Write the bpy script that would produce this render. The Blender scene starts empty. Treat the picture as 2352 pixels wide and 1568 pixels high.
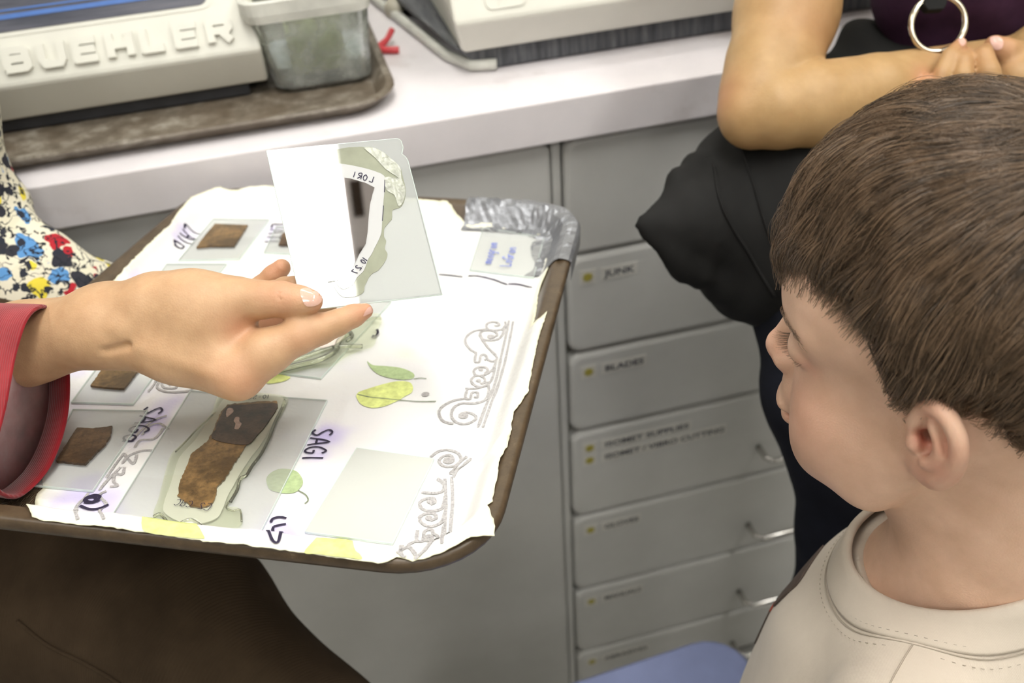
import bpy, math, random
import numpy as np
from mathutils import Vector, Matrix, noise, geometry

random.seed(7)
rng = np.random.default_rng(11)
sc = bpy.context.scene
col = sc.collection

# ------------------------------------------------------------------ camera
FPX = 2250.0
CEN = np.array([1176.0, 784.0])
RC = np.array([[0.96512206, -0.20050598, 0.16833524],
               [-0.25553701, -0.58167278, 0.77224194],
               [-0.05694017, -0.78832007, -0.61262492]])      # camera axes (right, down, forward) in the room
CAM = np.array([0.0, 0.0, 1.45])
cam_d = bpy.data.cameras.new('camera')
cam = bpy.data.objects.new('camera', cam_d)
col.objects.link(cam)
mw = Matrix.Identity(4)
for i in range(3):
    mw[i][0] = RC[i, 0]; mw[i][1] = -RC[i, 1]; mw[i][2] = -RC[i, 2]; mw[i][3] = CAM[i]
cam.matrix_world = mw
cam_d.sensor_fit = 'HORIZONTAL'; cam_d.sensor_width = 36.0; cam_d.lens = 36.0 * FPX / 2352.0
cam_d.clip_start = 0.02
cam_d.dof.use_dof = True; cam_d.dof.focus_distance = 0.55; cam_d.dof.aperture_fstop = 7.6
sc.camera = cam
sc.view_settings.view_transform = 'Standard'; sc.view_settings.look = 'None'
sc.view_settings.gamma = 1.0; sc.view_settings.use_curve_mapping = False
sc.view_settings.exposure = -0.52
sc.cycles.max_bounces = 8; sc.cycles.transparent_max_bounces = 24
sc.cycles.caustics_reflective = False; sc.cycles.caustics_refractive = False

# ------------------------------------------------------------------ world (dim surroundings; the room is closed)
wd = bpy.data.worlds.new('world'); sc.world = wd; wd.use_nodes = True
wd.node_tree.nodes['Background'].inputs[0].default_value = (0.9, 0.95, 1.0, 1)
wd.node_tree.nodes['Background'].inputs[1].default_value = 0.3

# ceiling fluorescent fittings: centre x, y, size x, size y, radiance
CEIL = 2.75
LAMPS = [(0.056, 0.12, 0.30, 1.24, 28.0), (1.25, 0.12, 0.30, 1.24, 24.0), (-1.15, 0.12, 0.30, 1.24, 16.0), (0.45, 1.20, 1.24, 0.30, 11.0),
         (0.056, -1.75, 0.30, 1.24, 18.0), (1.25, -1.75, 0.30, 1.24, 18.0), (-1.15, -1.75, 0.30, 1.24, 14.0)]

# ------------------------------------------------------------------ helpers: geometry in the room from sight lines at a known depth
def P(px, py, d):
    return CAM + RC @ (d * np.array([(px - CEN[0]) / FPX, (py - CEN[1]) / FPX, 1.0]))
def ray(px, py):
    return RC @ np.array([(px - CEN[0]) / FPX, (py - CEN[1]) / FPX, 1.0])
def hit(px, py, o, n):
    r = ray(px, py); n = np.asarray(n, float)
    return CAM + r * (np.dot(np.asarray(o, float) - CAM, n) / np.dot(r, n))
def nrm(v):
    v = np.asarray(v, float); return v / (np.linalg.norm(v) + 1e-12)

# ------------------------------------------------------------------ helpers: objects
def tag(o, label=None, cat=None, group=None, kind=None):
    if label: o['label'] = label
    if cat: o['category'] = cat
    if group: o['group'] = group
    if kind: o['kind'] = kind
    return o
def origin_of(parent):
    o = np.zeros(3)
    while parent is not None:
        o = o + np.array(parent.location); parent = parent.parent
    return o
def thing(name, loc, label, cat, group=None):
    o = bpy.data.objects.new(name, None); o.empty_display_size = 0.02
    o.location = Vector([float(x) for x in loc]); col.objects.link(o)
    return tag(o, label, cat, group)
def add(name, verts, faces, mat, parent=None, smooth=False, bevel=None, solid=None, label=None):
    off = origin_of(parent)
    v = np.asarray(verts, float) - off
    me = bpy.data.meshes.new(name)
    if isinstance(faces, np.ndarray) and len(faces):
        nf, k = faces.shape
        me.vertices.add(len(v)); me.vertices.foreach_set('co', v.ravel())
        me.loops.add(nf * k); me.loops.foreach_set('vertex_index', faces.ravel().astype(np.int32))
        me.polygons.add(nf)
        me.polygons.foreach_set('loop_start', np.arange(0, nf * k, k, dtype=np.int32))
        me.polygons.foreach_set('loop_total', np.full(nf, k, dtype=np.int32))
        me.update(calc_edges=True)
    else:
        me.from_pydata([tuple(p) for p in v], [], [tuple(int(i) for i in f) for f in faces])
    me.validate()
    if smooth:
        me.polygons.foreach_set('use_smooth', np.ones(len(me.polygons), dtype=bool))
    o = bpy.data.objects.new(name, me); col.objects.link(o)
    if mat is not None:
        for m in (mat if isinstance(mat, (list, tuple)) else [mat]): me.materials.append(m)
    if parent is not None: o.parent = parent
    if bevel:
        b = o.modifiers.new('bevel', 'BEVEL'); b.width = bevel; b.segments = 2; b.limit_method = 'ANGLE'; b.angle_limit = 0.6
        b.harden_normals = False
    if solid:
        s = o.modifiers.new('solid', 'SOLIDIFY'); s.thickness = solid; s.offset = -1
    if label: o['label'] = label
    return o
def vcol(o, name, arr):
    a = o.data.color_attributes.new(name, 'FLOAT_COLOR', 'POINT')
    arr = np.asarray(arr, np.float32)
    if arr.ndim == 1: arr = np.stack([arr, arr, arr, np.ones_like(arr)], 1)
    if arr.shape[1] == 3: arr = np.concatenate([arr, np.ones((len(arr), 1), np.float32)], 1)
    a.data.foreach_set('color', arr.ravel())

class MB:
    def __init__(s): s.v = []; s.f = []
    def put(s, vs, fs):
        b = len(s.v); s.v += [np.asarray(p, float) for p in vs]; s.f += [tuple(i + b for i in f) for f in fs]; return s
    def box(s, lo, hi):
        x0, y0, z0 = lo; x1, y1, z1 = hi
        return s.put([(x0,y0,z0),(x1,y0,z0),(x1,y1,z0),(x0,y1,z0),(x0,y0,z1),(x1,y0,z1),(x1,y1,z1),(x0,y1,z1)],
                     [(0,3,2,1),(4,5,6,7),(0,1,5,4),(1,2,6,5),(2,3,7,6),(3,0,4,7)])
    def prism(s, bot, top):
        n = len(bot)
        return s.put(list(bot) + list(top), [tuple(range(n - 1, -1, -1)), tuple(range(n, 2 * n))] +
                     [(i, (i + 1) % n, n + (i + 1) % n, n + i) for i in range(n)])
    def loft(s, rings, closed=True, caps=True):
        n = len(rings[0]); vs = [p for r in rings for p in r]; fs = []
        for k in range(len(rings) - 1):
            for i in range(n if closed else n - 1):
                j = (i + 1) % n
                fs.append((k * n + i, k * n + j, (k + 1) * n + j, (k + 1) * n + i))
        if caps and closed:
            fs.append(tuple(range(n - 1, -1, -1))); fs.append(tuple((len(rings) - 1) * n + i for i in range(n)))
        return s.put(vs, fs)
    def tube(s, pts, r, n=8, caps=True):
        pts = [np.asarray(p, float) for p in pts]; m = len(pts)
        rr = r if hasattr(r, '__len__') else [r] * m
        rings = []; up = None
        for i in range(m):
            t = nrm(pts[min(i + 1, m - 1)] - pts[max(i - 1, 0)])
            if up is None:
                up = nrm(np.cross(t, [0.3, 0.5, 0.8])) if abs(np.dot(t, nrm([0.3, 0.5, 0.8]))) < 0.95 else nrm(np.cross(t, [1, 0, 0]))
            up = nrm(up - t * np.dot(up, t)); sd = np.cross(t, up)
            rings.append([pts[i] + rr[i] * (math.cos(a) * up + math.sin(a) * sd) for a in np.linspace(0, 2 * math.pi, n, endpoint=False)])
        return s.loft(rings, True, caps)
    def build(s, name, mat, parent=None, smooth=False, bevel=None, solid=None, label=None):
        return add(name, s.v, s.f, mat, parent, smooth, bevel, solid, label)

def spline(pts, n=8, closed=False):
    p = [np.asarray(q, float) for q in pts]; out = []
    m = len(p); rngk = range(m if closed else m - 1)
    for i in rngk:
        p0 = p[(i - 1) % m] if closed or i > 0 else p[i]; p1 = p[i]; p2 = p[(i + 1) % m]
        p3 = p[(i + 2) % m] if closed or i + 2 < m else p2
        for t in np.linspace(0, 1, n, endpoint=False):
            out.append(0.5 * ((2 * p1) + (-p0 + p2) * t + (2 * p0 - 5 * p1 + 4 * p2 - p3) * t * t + (-p0 + 3 * p1 - 3 * p2 + p3) * t ** 3))
    if not closed: out.append(p[-1])
    return out

# ------------------------------------------------------------------ materials
class NT:
    def __init__(s, name):
        s.m = bpy.data.materials.new(name); s.m.use_nodes = True; s.t = s.m.node_tree
        s.b = s.t.nodes['Principled BSDF']; s.out = s.t.nodes['Material Output']
        s.co = None
    def n(s, kind, **kw):
        nd = s.t.nodes.new(kind)
        for k, v in kw.items():
            if k[0] == '_': setattr(nd, k[1:], v)
            else:
                key = int(k[1:]) if k[0] == 'i' and k[1:].isdigit() else k.replace('_', ' ')
                s.set(nd.inputs[key], v)
        return nd
    def set(s, sock, v):
        if isinstance(v, bpy.types.NodeSocket): s.t.links.new(v, sock)
        elif hasattr(v, '__len__') and not isinstance(v, str) and len(v) == 3 and sock.type == 'RGBA': sock.default_value = (*v, 1)
        else: sock.default_value = v
    def coord(s):
        if s.co is None: s.co = s.t.nodes.new('ShaderNodeTexCoord').outputs['Object']
        return s.co
    def mapped(s, scale=(1, 1, 1), rot=(0, 0, 0)):
        m = s.n('ShaderNodeMapping', Vector=s.coord(), Scale=scale, Rotation=rot); return m.outputs[0]
    def noise(s, scale, detail=3, rough=0.5, vec=None):
        return s.n('ShaderNodeTexNoise', Vector=vec or s.coord(), Scale=scale, Detail=detail, Roughness=rough).outputs[0]
    def ramp(s, fac, stops, interp='LINEAR'):
        r = s.t.nodes.new('ShaderNodeValToRGB'); s.set(r.inputs[0], fac); cr = r.color_ramp; cr.interpolation = interp
        while len(cr.elements) < len(stops): cr.elements.new(0.5)
        for e, (p, c) in zip(cr.elements, stops):
            e.position = p; e.color = (*c, 1) if hasattr(c, '__len__') else (c, c, c, 1)
        return r.outputs[0]
    def mix(s, fac, a, b, mode='MIX'):
        m = s.t.nodes.new('ShaderNodeMix'); m.data_type = 'RGBA'; m.blend_type = mode
        s.set(m.inputs[0], fac); s.set(m.inputs[6], a); s.set(m.inputs[7], b); return m.outputs[2]
    def math(s, op, a, b=0.0):
        m = s.n('ShaderNodeMath', _operation=op); s.set(m.inputs[0], a); s.set(m.inputs[1], b); return m.outputs[0]
    def attr(s, name):
        return s.n('ShaderNodeAttribute', _attribute_name=name).outputs['Color']
    def bump(s, h, strength=0.3, dist=0.001, prev=None):
        b = s.n('ShaderNodeBump', Height=h, Strength=strength, Distance=dist)
        if prev is not None: s.set(b.inputs['Normal'], prev)
        s.set(s.b.inputs['Normal'], b.outputs[0]); return b.outputs[0]
    def base(s, **kw):
        for k, v in kw.items(): s.set(s.b.inputs[k.replace('_', ' ')], v)
        return s

def simple(name, c, rough=0.5, var=0.08, scale=40, bump=0.0, bscale=400, bdist=0.0005, metallic=0.0, spec=0.5, coat=0.0):
    t = NT(name); c = np.array(c)
    f = t.noise(scale, 4, 0.6)
    t.base(Base_Color=t.ramp(f, [(0.3, tuple(c * (1 - var))), (0.7, tuple(np.minimum(c * (1 + var), 1)))]), Roughness=rough, Metallic=metallic)
    t.b.inputs['Specular IOR Level'].default_value = spec; t.b.inputs['Coat Weight'].default_value = coat
    if bump: t.bump(t.noise(bscale, 3), bump, bdist)
    return t.m

def glassy(name, tint, body, see, rough=0.02, bodynoise=0.0, ior=1.5, trans=0.3):
    """thin glass face: partly clear, partly frosted, with a polished surface that mirrors the lamps"""
    t = NT(name); t.t.nodes.remove(t.b)
    tr = t.n('ShaderNodeBsdfTransparent', Color=tint)
    df = t.n('ShaderNodeBsdfDiffuse', Color=body); tl = t.n('ShaderNodeBsdfTranslucent', Color=body)
    m0 = t.n('ShaderNodeMixShader', Fac=trans); t.t.links.new(df.outputs[0], m0.inputs[1]); t.t.links.new(tl.outputs[0], m0.inputs[2])
    m1 = t.n('ShaderNodeMixShader')
    if bodynoise:
        s_ = t.ramp(t.noise(60, 4), [(0.3, max(see - bodynoise, 0)), (0.7, min(see + bodynoise, 1))]); t.set(m1.inputs[0], s_)
    else: m1.inputs[0].default_value = see
    t.t.links.new(m0.outputs[0], m1.inputs[1]); t.t.links.new(tr.outputs[0], m1.inputs[2])
    gl = t.n('ShaderNodeBsdfGlossy', Roughness=rough, Color=(1, 1, 1))
    fr = t.n('ShaderNodeFresnel', IOR=ior)
    m2 = t.n('ShaderNodeMixShader', Fac=fr.outputs[0]); t.t.links.new(m1.outputs[0], m2.inputs[1]); t.t.links.new(gl.outputs[0], m2.inputs[2])
    t.t.links.new(m2.outputs[0], t.out.inputs[0])
    return t.m
def clear(name, tint):
    t = NT(name); t.t.nodes.remove(t.b); tr = t.n('ShaderNodeBsdfTransparent', Color=tint); t.t.links.new(tr.outputs[0], t.out.inputs[0]); return t.m
def top_only(o):
    """first material on the end cap of a prism, second on its other faces"""
    for i, p in enumerate(o.data.polygons): p.material_index = 0 if i == 1 else 1
    return o

def skin(name, c1, c2, red, sss=0.12):
    t = NT(name)
    f = t.noise(55, 5, 0.6)
    base = t.ramp(f, [(0.3, c1), (0.7, c2)])
    base = t.mix(t.attr('red'), base, red)
    t.base(Base_Color=base, Roughness=0.48)
    t.b.inputs['Specular IOR Level'].default_value = 0.4
    t.b.inputs['Subsurface Weight'].default_value = sss
    t.b.inputs['Subsurface Radius'].default_value = (1.0, 0.45, 0.25)
    t.b.inputs['Subsurface Scale'].default_value = 0.006
    n1 = t.n('ShaderNodeTexVoronoi', Vector=t.coord(), Scale=900.0).outputs[0]
    b1 = t.bump(n1, 0.25, 0.0003)
    t.bump(t.noise(120, 3), 0.18, 0.0012, b1)
    return t.m

# ------------------------------------------------------------------ implicit bodies (smooth unions) meshed by surface nets
class SDF:
    def __init__(s, lo, hi, h):
        s.lo = np.asarray(lo, float); s.h = h
        s.n = np.maximum(np.ceil((np.asarray(hi, float) - s.lo) / h).astype(int) + 1, 4)
        s.ax = [s.lo[i] + h * np.arange(s.n[i]) for i in range(3)]
        s.d = np.full(tuple(s.n), 1e3, np.float32)
    def win(s, c0, c1):
        sl = []
        for i in range(3):
            a = int(np.clip((c0[i] - s.lo[i]) / s.h, 0, s.n[i])); b = int(np.clip((c1[i] - s.lo[i]) / s.h + 2, 0, s.n[i]))
            if b - a < 1: return None
            sl.append(slice(a, b))
        return tuple(sl)
    def grid(s, sl):
        return (s.ax[0][sl[0]][:, None, None].astype(np.float32), s.ax[1][sl[1]][None, :, None].astype(np.float32),
                s.ax[2][sl[2]][None, None, :].astype(np.float32))
    def comb(s, sl, dn, k, op):
        d = s.d[sl]
        if op == 'u':
            h = np.clip(0.5 + 0.5 * (d - dn) / k, 0, 1); s.d[sl] = d * (1 - h) + dn * h - k * h * (1 - h)
        else:
            h = np.clip(0.5 - 0.5 * (d + dn) / k, 0, 1); s.d[sl] = d * (1 - h) + (-dn) * h + k * h * (1 - h)
    def rc(s, a, b, ra, rb, k=0.01, op='u'):
        a = np.asarray(a, float); b = np.asarray(b, float); m = max(ra, rb) + 2 * k + 3 * s.h
        sl = s.win(np.minimum(a, b) - m, np.maximum(a, b) + m)
        if sl is None: return s
        X, Y, Z = s.grid(sl); ba = b - a; L = float(ba @ ba) + 1e-12
        t = np.clip(((X - a[0]) * ba[0] + (Y - a[1]) * ba[1] + (Z - a[2]) * ba[2]) / L, 0, 1)
        dn = np.sqrt((X - a[0] - t * ba[0]) ** 2 + (Y - a[1] - t * ba[1]) ** 2 + (Z - a[2] - t * ba[2]) ** 2) - (ra + (rb - ra) * t)
        s.comb(sl, dn, k, op); return s
    def chain(s, pts, rs, k=0.01, op='u'):
        for i in range(len(pts) - 1): s.rc(pts[i], pts[i + 1], rs[i], rs[i + 1], k, op)
        return s
    def el(s, c, r, k=0.01, op='u', M=None):
        c = np.asarray(c, float); r = np.asarray(r, float); m = r.max() + 2 * k + 3 * s.h
        sl = s.win(c - m, c + m)
        if sl is None: return s
        X, Y, Z = s.grid(sl); X = X - c[0]; Y = Y - c[1]; Z = Z - c[2]
        if M is None: q = (X, Y, Z)
        else: q = tuple(M[i][0] * X + M[i][1] * Y + M[i][2] * Z for i in range(3))
        k0 = np.sqrt(sum((q[i] / r[i]) ** 2 for i in range(3))); k1 = np.sqrt(sum((q[i] / r[i] ** 2) ** 2 for i in range(3))) + 1e-9
        s.comb(sl, k0 * (k0 - 1) / k1, k, op); return s
    def plane(s, o, n, k=0.002):
        """cut away the side the normal points to"""
        sl = tuple(slice(0, int(m)) for m in s.n); X, Y, Z = s.grid(sl); n = nrm(n)
        s.comb(sl, -((X - o[0]) * n[0] + (Y - o[1]) * n[1] + (Z - o[2]) * n[2]), k, 's'); return s
    def rough(s, fn):
        X, Y, Z = s.grid(tuple(slice(0, int(m)) for m in s.n)); s.d = s.d + fn(X, Y, Z).astype(np.float32); return s
    def mesh(s):
        d = s.d; ins = d < 0; n = d.shape
        cnt = np.zeros((n[0] - 1, n[1] - 1, n[2] - 1), np.int8)
        for i in (0, 1):
            for j in (0, 1):
                for k in (0, 1): cnt += ins[i:n[0] - 1 + i, j:n[1] - 1 + j, k:n[2] - 1 + k]
        act = np.argwhere((cnt > 0) & (cnt < 8)); idx = np.full(cnt.shape, -1, np.int64); idx[tuple(act.T)] = np.arange(len(act))
        cs = [(i, j, k) for i in (0, 1) for j in (0, 1) for k in (0, 1)]
        val = np.stack([d[act[:, 0] + a, act[:, 1] + b, act[:, 2] + c] for a, b, c in cs], 1)
        acc = np.zeros((len(act), 3)); num = np.zeros(len(act))
        for p in range(8):
            for q in range(p + 1, 8):
                if sum(abs(cs[p][t] - cs[q][t]) for t in range(3)) != 1: continue
                va, vb = val[:, p], val[:, q]; m = (va < 0) != (vb < 0)
                t = np.where(m, va / np.where(va - vb == 0, 1, va - vb), 0)
                acc += (np.array(cs[p]) + t[:, None] * (np.array(cs[q]) - np.array(cs[p]))) * m[:, None]; num += m
        V = (act + acc / num[:, None]) * s.h + s.lo
        Q = []
        for a in range(3):
            b, c = (a + 1) % 3, (a + 2) % 3
            s0 = [slice(None)] * 3; s1 = [slice(None)] * 3; s0[a] = slice(0, n[a] - 1); s1[a] = slice(1, n[a])
            A, B = ins[tuple(s0)], ins[tuple(s1)]
            e = np.argwhere(A != B); fl = A[tuple(e.T)]
            ok = (e[:, b] > 0) & (e[:, c] > 0) & (e[:, b] < n[b] - 1) & (e[:, c] < n[c] - 1); e = e[ok]; fl = fl[ok]
            def cell(db, dc):
                q = e.copy(); q[:, b] -= db; q[:, c] -= dc; return idx[tuple(q.T)]
            q = np.stack([cell(1, 1), cell(0, 1), cell(0, 0), cell(1, 0)], 1)
            q[~fl] = q[~fl][:, ::-1]; Q.append(q)
        Q = np.concatenate(Q); return V, Q[(Q >= 0).all(1)]

def relax(V, Q, it=1, lam=0.5):
    for _ in range(it):
        acc = np.zeros_like(V); num = np.zeros(len(V))
        for i in range(4):
            a, b = Q[:, i], Q[:, (i + 1) % 4]
            np.add.at(acc, a, V[b]); np.add.at(num, a, 1); np.add.at(acc, b, V[a]); np.add.at(num, b, 1)
        V = V + lam * (acc / np.maximum(num, 1)[:, None] - V)
    return V

def fill2d(poly, step, h=None):
    """triangulate a 2D outline with inner points every `step`"""
    poly = [np.asarray(p, float)[:2] for p in poly]; n = len(poly)
    lo = np.min(poly, 0); hi = np.max(poly, 0)
    gx, gy = np.meshgrid(np.arange(lo[0] + step / 2, hi[0], step), np.arange(lo[1] + step / 2, hi[1], step), indexing='ij')
    q = np.stack([gx.ravel(), gy.ravel()], 1); ins = np.zeros(len(q), bool); dmin = np.full(len(q), 1e9)
    for i in range(n):
        a, b = poly[i], poly[(i + 1) % n]
        c = ((a[1] > q[:, 1]) != (b[1] > q[:, 1]))
        with np.errstate(divide='ignore', invalid='ignore'):
            xx = (b[0] - a[0]) * (q[:, 1] - a[1]) / (b[1] - a[1]) + a[0]
        ins ^= c & (q[:, 0] < xx)
        ba = b - a; t = np.clip(((q - a) @ ba) / (ba @ ba + 1e-15), 0, 1); dmin = np.minimum(dmin, np.linalg.norm(q - a - t[:, None] * ba, axis=1))
    q = q[ins & (dmin > step * 0.4)]
    pts = [Vector(p) for p in poly] + [Vector(p) for p in q]
    v, e, fcs, *_ = geometry.delaunay_2d_cdt(pts, [], [list(range(n))], 1, 1e-7)
    return np.array([(p.x, p.y) for p in v]), [tuple(f) for f in fcs]
# ================================================================== materials of the setting
M = {}
M['floor'] = simple('floor_vinyl', (0.34, 0.33, 0.31), 0.4, 0.12, 9)
M['wall'] = simple('wall_paint', (0.72, 0.71, 0.66), 0.7, 0.04, 6)
M['ceiling'] = simple('ceiling_tile', (0.86, 0.85, 0.83), 0.8, 0.04, 20, 0.2, 120)
M['lamp_frame'] = simple('lamp_frame_enamel', (0.82, 0.80, 0.80), 0.5, 0.02)
M['dark_slot'] = simple('lamp_slot_dark', (0.035, 0.02, 0.008), 0.8, 0.02)
def _laminate():
    t = NT('worktop_laminate'); f = t.noise(9, 5, 0.65); g = t.noise(30, 4, 0.6)
    c = t.ramp(g, [(0.3, (0.70, 0.665, 0.685)), (0.7, (0.745, 0.705, 0.725))])
    c = t.mix(t.ramp(f, [(0.56, 0.0), (0.72, 0.45)]), c, (0.42, 0.36, 0.33))
    t.base(Base_Color=c, Roughness=0.42); return t.m
M['laminate'] = _laminate()
M['cabinet'] = simple('cabinet_grey_enamel', (0.535, 0.53, 0.51), 0.38, 0.04, 14, 0.06, 700, 0.0002)
M['gap'] = simple('cabinet_dark_gap', (0.22, 0.215, 0.19), 0.7, 0.05)
M['chrome'] = simple('brushed_chrome', (0.62, 0.60, 0.57), 0.22, 0.05, 60, metallic=1.0)
M['ink'] = simple('black_label_ink', (0.03, 0.03, 0.05), 0.6, 0.02)
M['label_paper'] = simple('label_tape', (0.60, 0.585, 0.545), 0.4, 0.02)
M['badge'] = simple('mustard_badge', (0.36, 0.31, 0.05), 0.5, 0.1, 300)
M['machine'] = simple('cream_machine_enamel', (0.66, 0.65, 0.585), 0.33, 0.04, 12, 0.05, 500, 0.0002)
M['black_base'] = simple('machine_black_base', (0.022, 0.023, 0.027), 0.5, 0.4, 26)
def _streak():
    t = NT('machine_base_streaked'); f = t.noise(1.0, 5, 0.7, t.mapped((160, 20, 8)))
    t.base(Base_Color=t.ramp(f, [(0.38, (0.03, 0.032, 0.04)), (0.62, (0.11, 0.115, 0.125)), (0.78, (0.36, 0.36, 0.37))]), Roughness=0.5); return t.m
M['streak'] = _streak()
def _window():
    t = NT('machine_tinted_window'); f = t.noise(1.0, 4, 0.7, t.mapped((6, 90, 90)))
    t.base(Base_Color=t.ramp(f, [(0.35, (0.045, 0.05, 0.07)), (0.7, (0.13, 0.13, 0.16))]), Roughness=0.25); return t.m
M['window'] = _window()
M['blue_line'] = simple('blue_stripe', (0.05, 0.14, 0.42), 0.4, 0.1)
def _tray2():
    t = NT('stained_brown_tray')
    f = t.noise(38, 6, 0.7); g = t.noise(9, 4, 0.6)
    c = t.ramp(f, [(0.3, (0.06, 0.045, 0.03)), (0.5, (0.15, 0.125, 0.095)), (0.7, (0.36, 0.33, 0.28))])
    c = t.mix(t.ramp(g, [(0.35, 0.15), (0.55, 0.95)]), (0.10, 0.072, 0.045), c)
    t.base(Base_Color=c, Roughness=0.45); return t.m
M['tray_stained'] = _tray2()
M['tub'] = glassy('cloudy_tub_plastic', (0.93, 0.95, 0.95), (0.72, 0.75, 0.71), 0.72, 0.15, bodynoise=0.16, trans=0.2)
M['tub_rim'] = simple('cloudy_tub_rim', (0.58, 0.58, 0.53), 0.35, 0.15, 30)
M['sludge'] = simple('yellow_green_sponge', (0.78, 0.84, 0.46), 0.8, 0.15, 30)
M['sludge_blue'] = simple('blue_grey_residue', (0.50, 0.54, 0.55), 0.7, 0.2, 40)
M['red'] = simple('red_plastic', (0.55, 0.05, 0.06), 0.4, 0.1)
M['hose'] = simple('beige_hose', (0.50, 0.47, 0.38), 0.45, 0.1)
M['blue_plastic'] = simple('pale_blue_plastic', (0.25, 0.29, 0.50), 0.5, 0.05)

# ================================================================== room shell
def shell(name, lo, hi, m):
    return tag(MB().box(lo, hi).build(name, m), kind='structure')
shell('floor', (-3, -3.2, -0.1), (3, 1.62, 0.0), M['floor'])
shell('wall_back', (-3, 1.62, 0.0), (3, 1.72, CEIL), M['wall'])
shell('wall_front', (-3, -3.3, 0.0), (3, -3.2, CEIL), M['wall'])
shell('wall_left', (-3.1, -3.2, 0.0), (-3, 1.62, CEIL), M['wall'])
shell('wall_right', (3, -3.2, 0.0), (3.1, 1.62, CEIL), M['wall'])
shell('ceiling', (-3, -3.2, CEIL), (3, 1.62, CEIL + 0.1), M['ceiling'])

def emit(name, c, s):
    t = NT(name); t.b.inputs['Emission Color'].default_value = (*c, 1); t.b.inputs['Emission Strength'].default_value = s
    t.base(Base_Color=(0.8, 0.8, 0.8)); return t.m
lamp_where = ['straight above the tray', 'above the right end of the worktop', 'above the left end of the worktop', 'lengthwise above the second machine',
              'behind the tray in the second row', 'second row on the side of the drawers', 'second row on the side of the floral sleeve']
for i, (lx, ly, sx, sy, rad) in enumerate(LAMPS):
    t = thing('ceiling_light', (lx, ly, CEIL), 'white recessed fluorescent ceiling light ' + lamp_where[i], 'light', 'ceiling lights')
    z1 = CEIL - 0.02
    MB().box((lx - sx / 2, ly - sy / 2, z1), (lx + sx / 2, ly + sy / 2, z1 + 0.012)).build('diffuser', emit('fluorescent_diffuser', (1.0, 0.985, 0.93), rad), t)
    fr = MB()
    w = 0.07
    fr.box((lx - sx / 2 - w, ly - sy / 2 - w, z1 - 0.004), (lx - sx / 2, ly + sy / 2 + w, CEIL)); fr.box((lx + sx / 2, ly - sy / 2 - w, z1 - 0.004), (lx + sx / 2 + w, ly + sy / 2 + w, CEIL))
    fr.box((lx - sx / 2, ly - sy / 2 - w, z1 - 0.004), (lx + sx / 2, ly - sy / 2, CEIL)); fr.box((lx - sx / 2, ly + sy / 2, z1 - 0.004), (lx + sx / 2, ly + sy / 2 + w, CEIL))
    fr.build('frame', M['lamp_frame'], t)
    for k in range(8):                                             # air slots along the right side of the frame
        y0 = ly - 0.645 + 0.152 * k
        MB().box((lx + sx / 2 + 0.016, y0, z1 - 0.0065), (lx + sx / 2 + 0.040, y0 + 0.080, z1 - 0.003)).build('air_slot', M['dark_slot'], t)

# ================================================================== worktop and cabinets
YC = 0.859; ZC = 1.05; YD = 0.874
MB().box((-1.6, YC, ZC - 0.046), (1.6, 1.62, ZC)).build('worktop', M['laminate'], bevel=0.002)
wt = bpy.data.objects['worktop']; tag(wt, 'long white laminate worktop with a thick front edge carrying the two machines', 'worktop')

def rrect(x0, x1, z0, z1, r, n=5):
    out = []
    for cx, cz, a0 in ((x1 - r, z1 - r, 0), (x0 + r, z1 - r, 90), (x0 + r, z0 + r, 180), (x1 - r, z0 + r, 270)):
        for k in range(n + 1):
            a = math.radians(a0 + 90 * k / n); out.append((cx + r * math.cos(a), cz + r * math.sin(a)))
    return out
def front_panel(x0, x1, z0, z1, y0, y1, r=0.016, lip=0.006):
    """door or drawer front with rolled edges, facing the room"""
    rings = []
    for ins, y in ((0, y1), (0, y0 + lip), (lip * 0.3, y0 + lip * 0.3), (lip, y0)):
        rings.append([(x, y, z) for x, z in rrect(x0 + ins, x1 - ins, z0 + ins, z1 - ins, max(r - ins * 0.5, 0.002))])
    return MB().loft(rings)
def text_mesh(txt, bold=0.0):
    c = bpy.data.curves.new('t', 'FONT'); c.body = txt; c.size = 1.0; c.offset = bold; c.resolution_u = 3
    o = bpy.data.objects.new('t', c); col.objects.link(o)
    dg = bpy.context.evaluated_depsgraph_get(); dg.update(); me = bpy.data.meshes.new_from_object(o.evaluated_get(dg))
    v = np.array([x.co[:] for x in me.vertices]); f = [tuple(p.vertices) for p in me.polygons]
    bpy.data.objects.remove(o); bpy.data.meshes.remove(me)
    return v, f

# left cabinet: one wide plain panel
t = thing('base_cabinet', (-0.35, YC + 0.3, 0), 'grey metal base cabinet with one wide plain panel left of the drawers', 'cabinet')
MB().box((-1.2, YD + 0.02, 0), (0.246, 1.6, ZC - 0.047)).build('body', M['cabinet'], t)
front_panel(-1.19, 0.2448, 0.02, ZC - 0.052, YD, YD + 0.02, 0.012, 0.004).build('door', M['cabinet'], t, smooth=False)
# stile between the cabinets
MB().box((0.2465, YD + 0.004, 0), (0.2565, 1.6, ZC - 0.047)).build('cabinet_stile', M['cabinet'], bevel=0.002)
tag(bpy.data.objects['cabinet_stile'], 'narrow grey upright strip between the plain panel and the drawers', 'filler strip')
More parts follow.
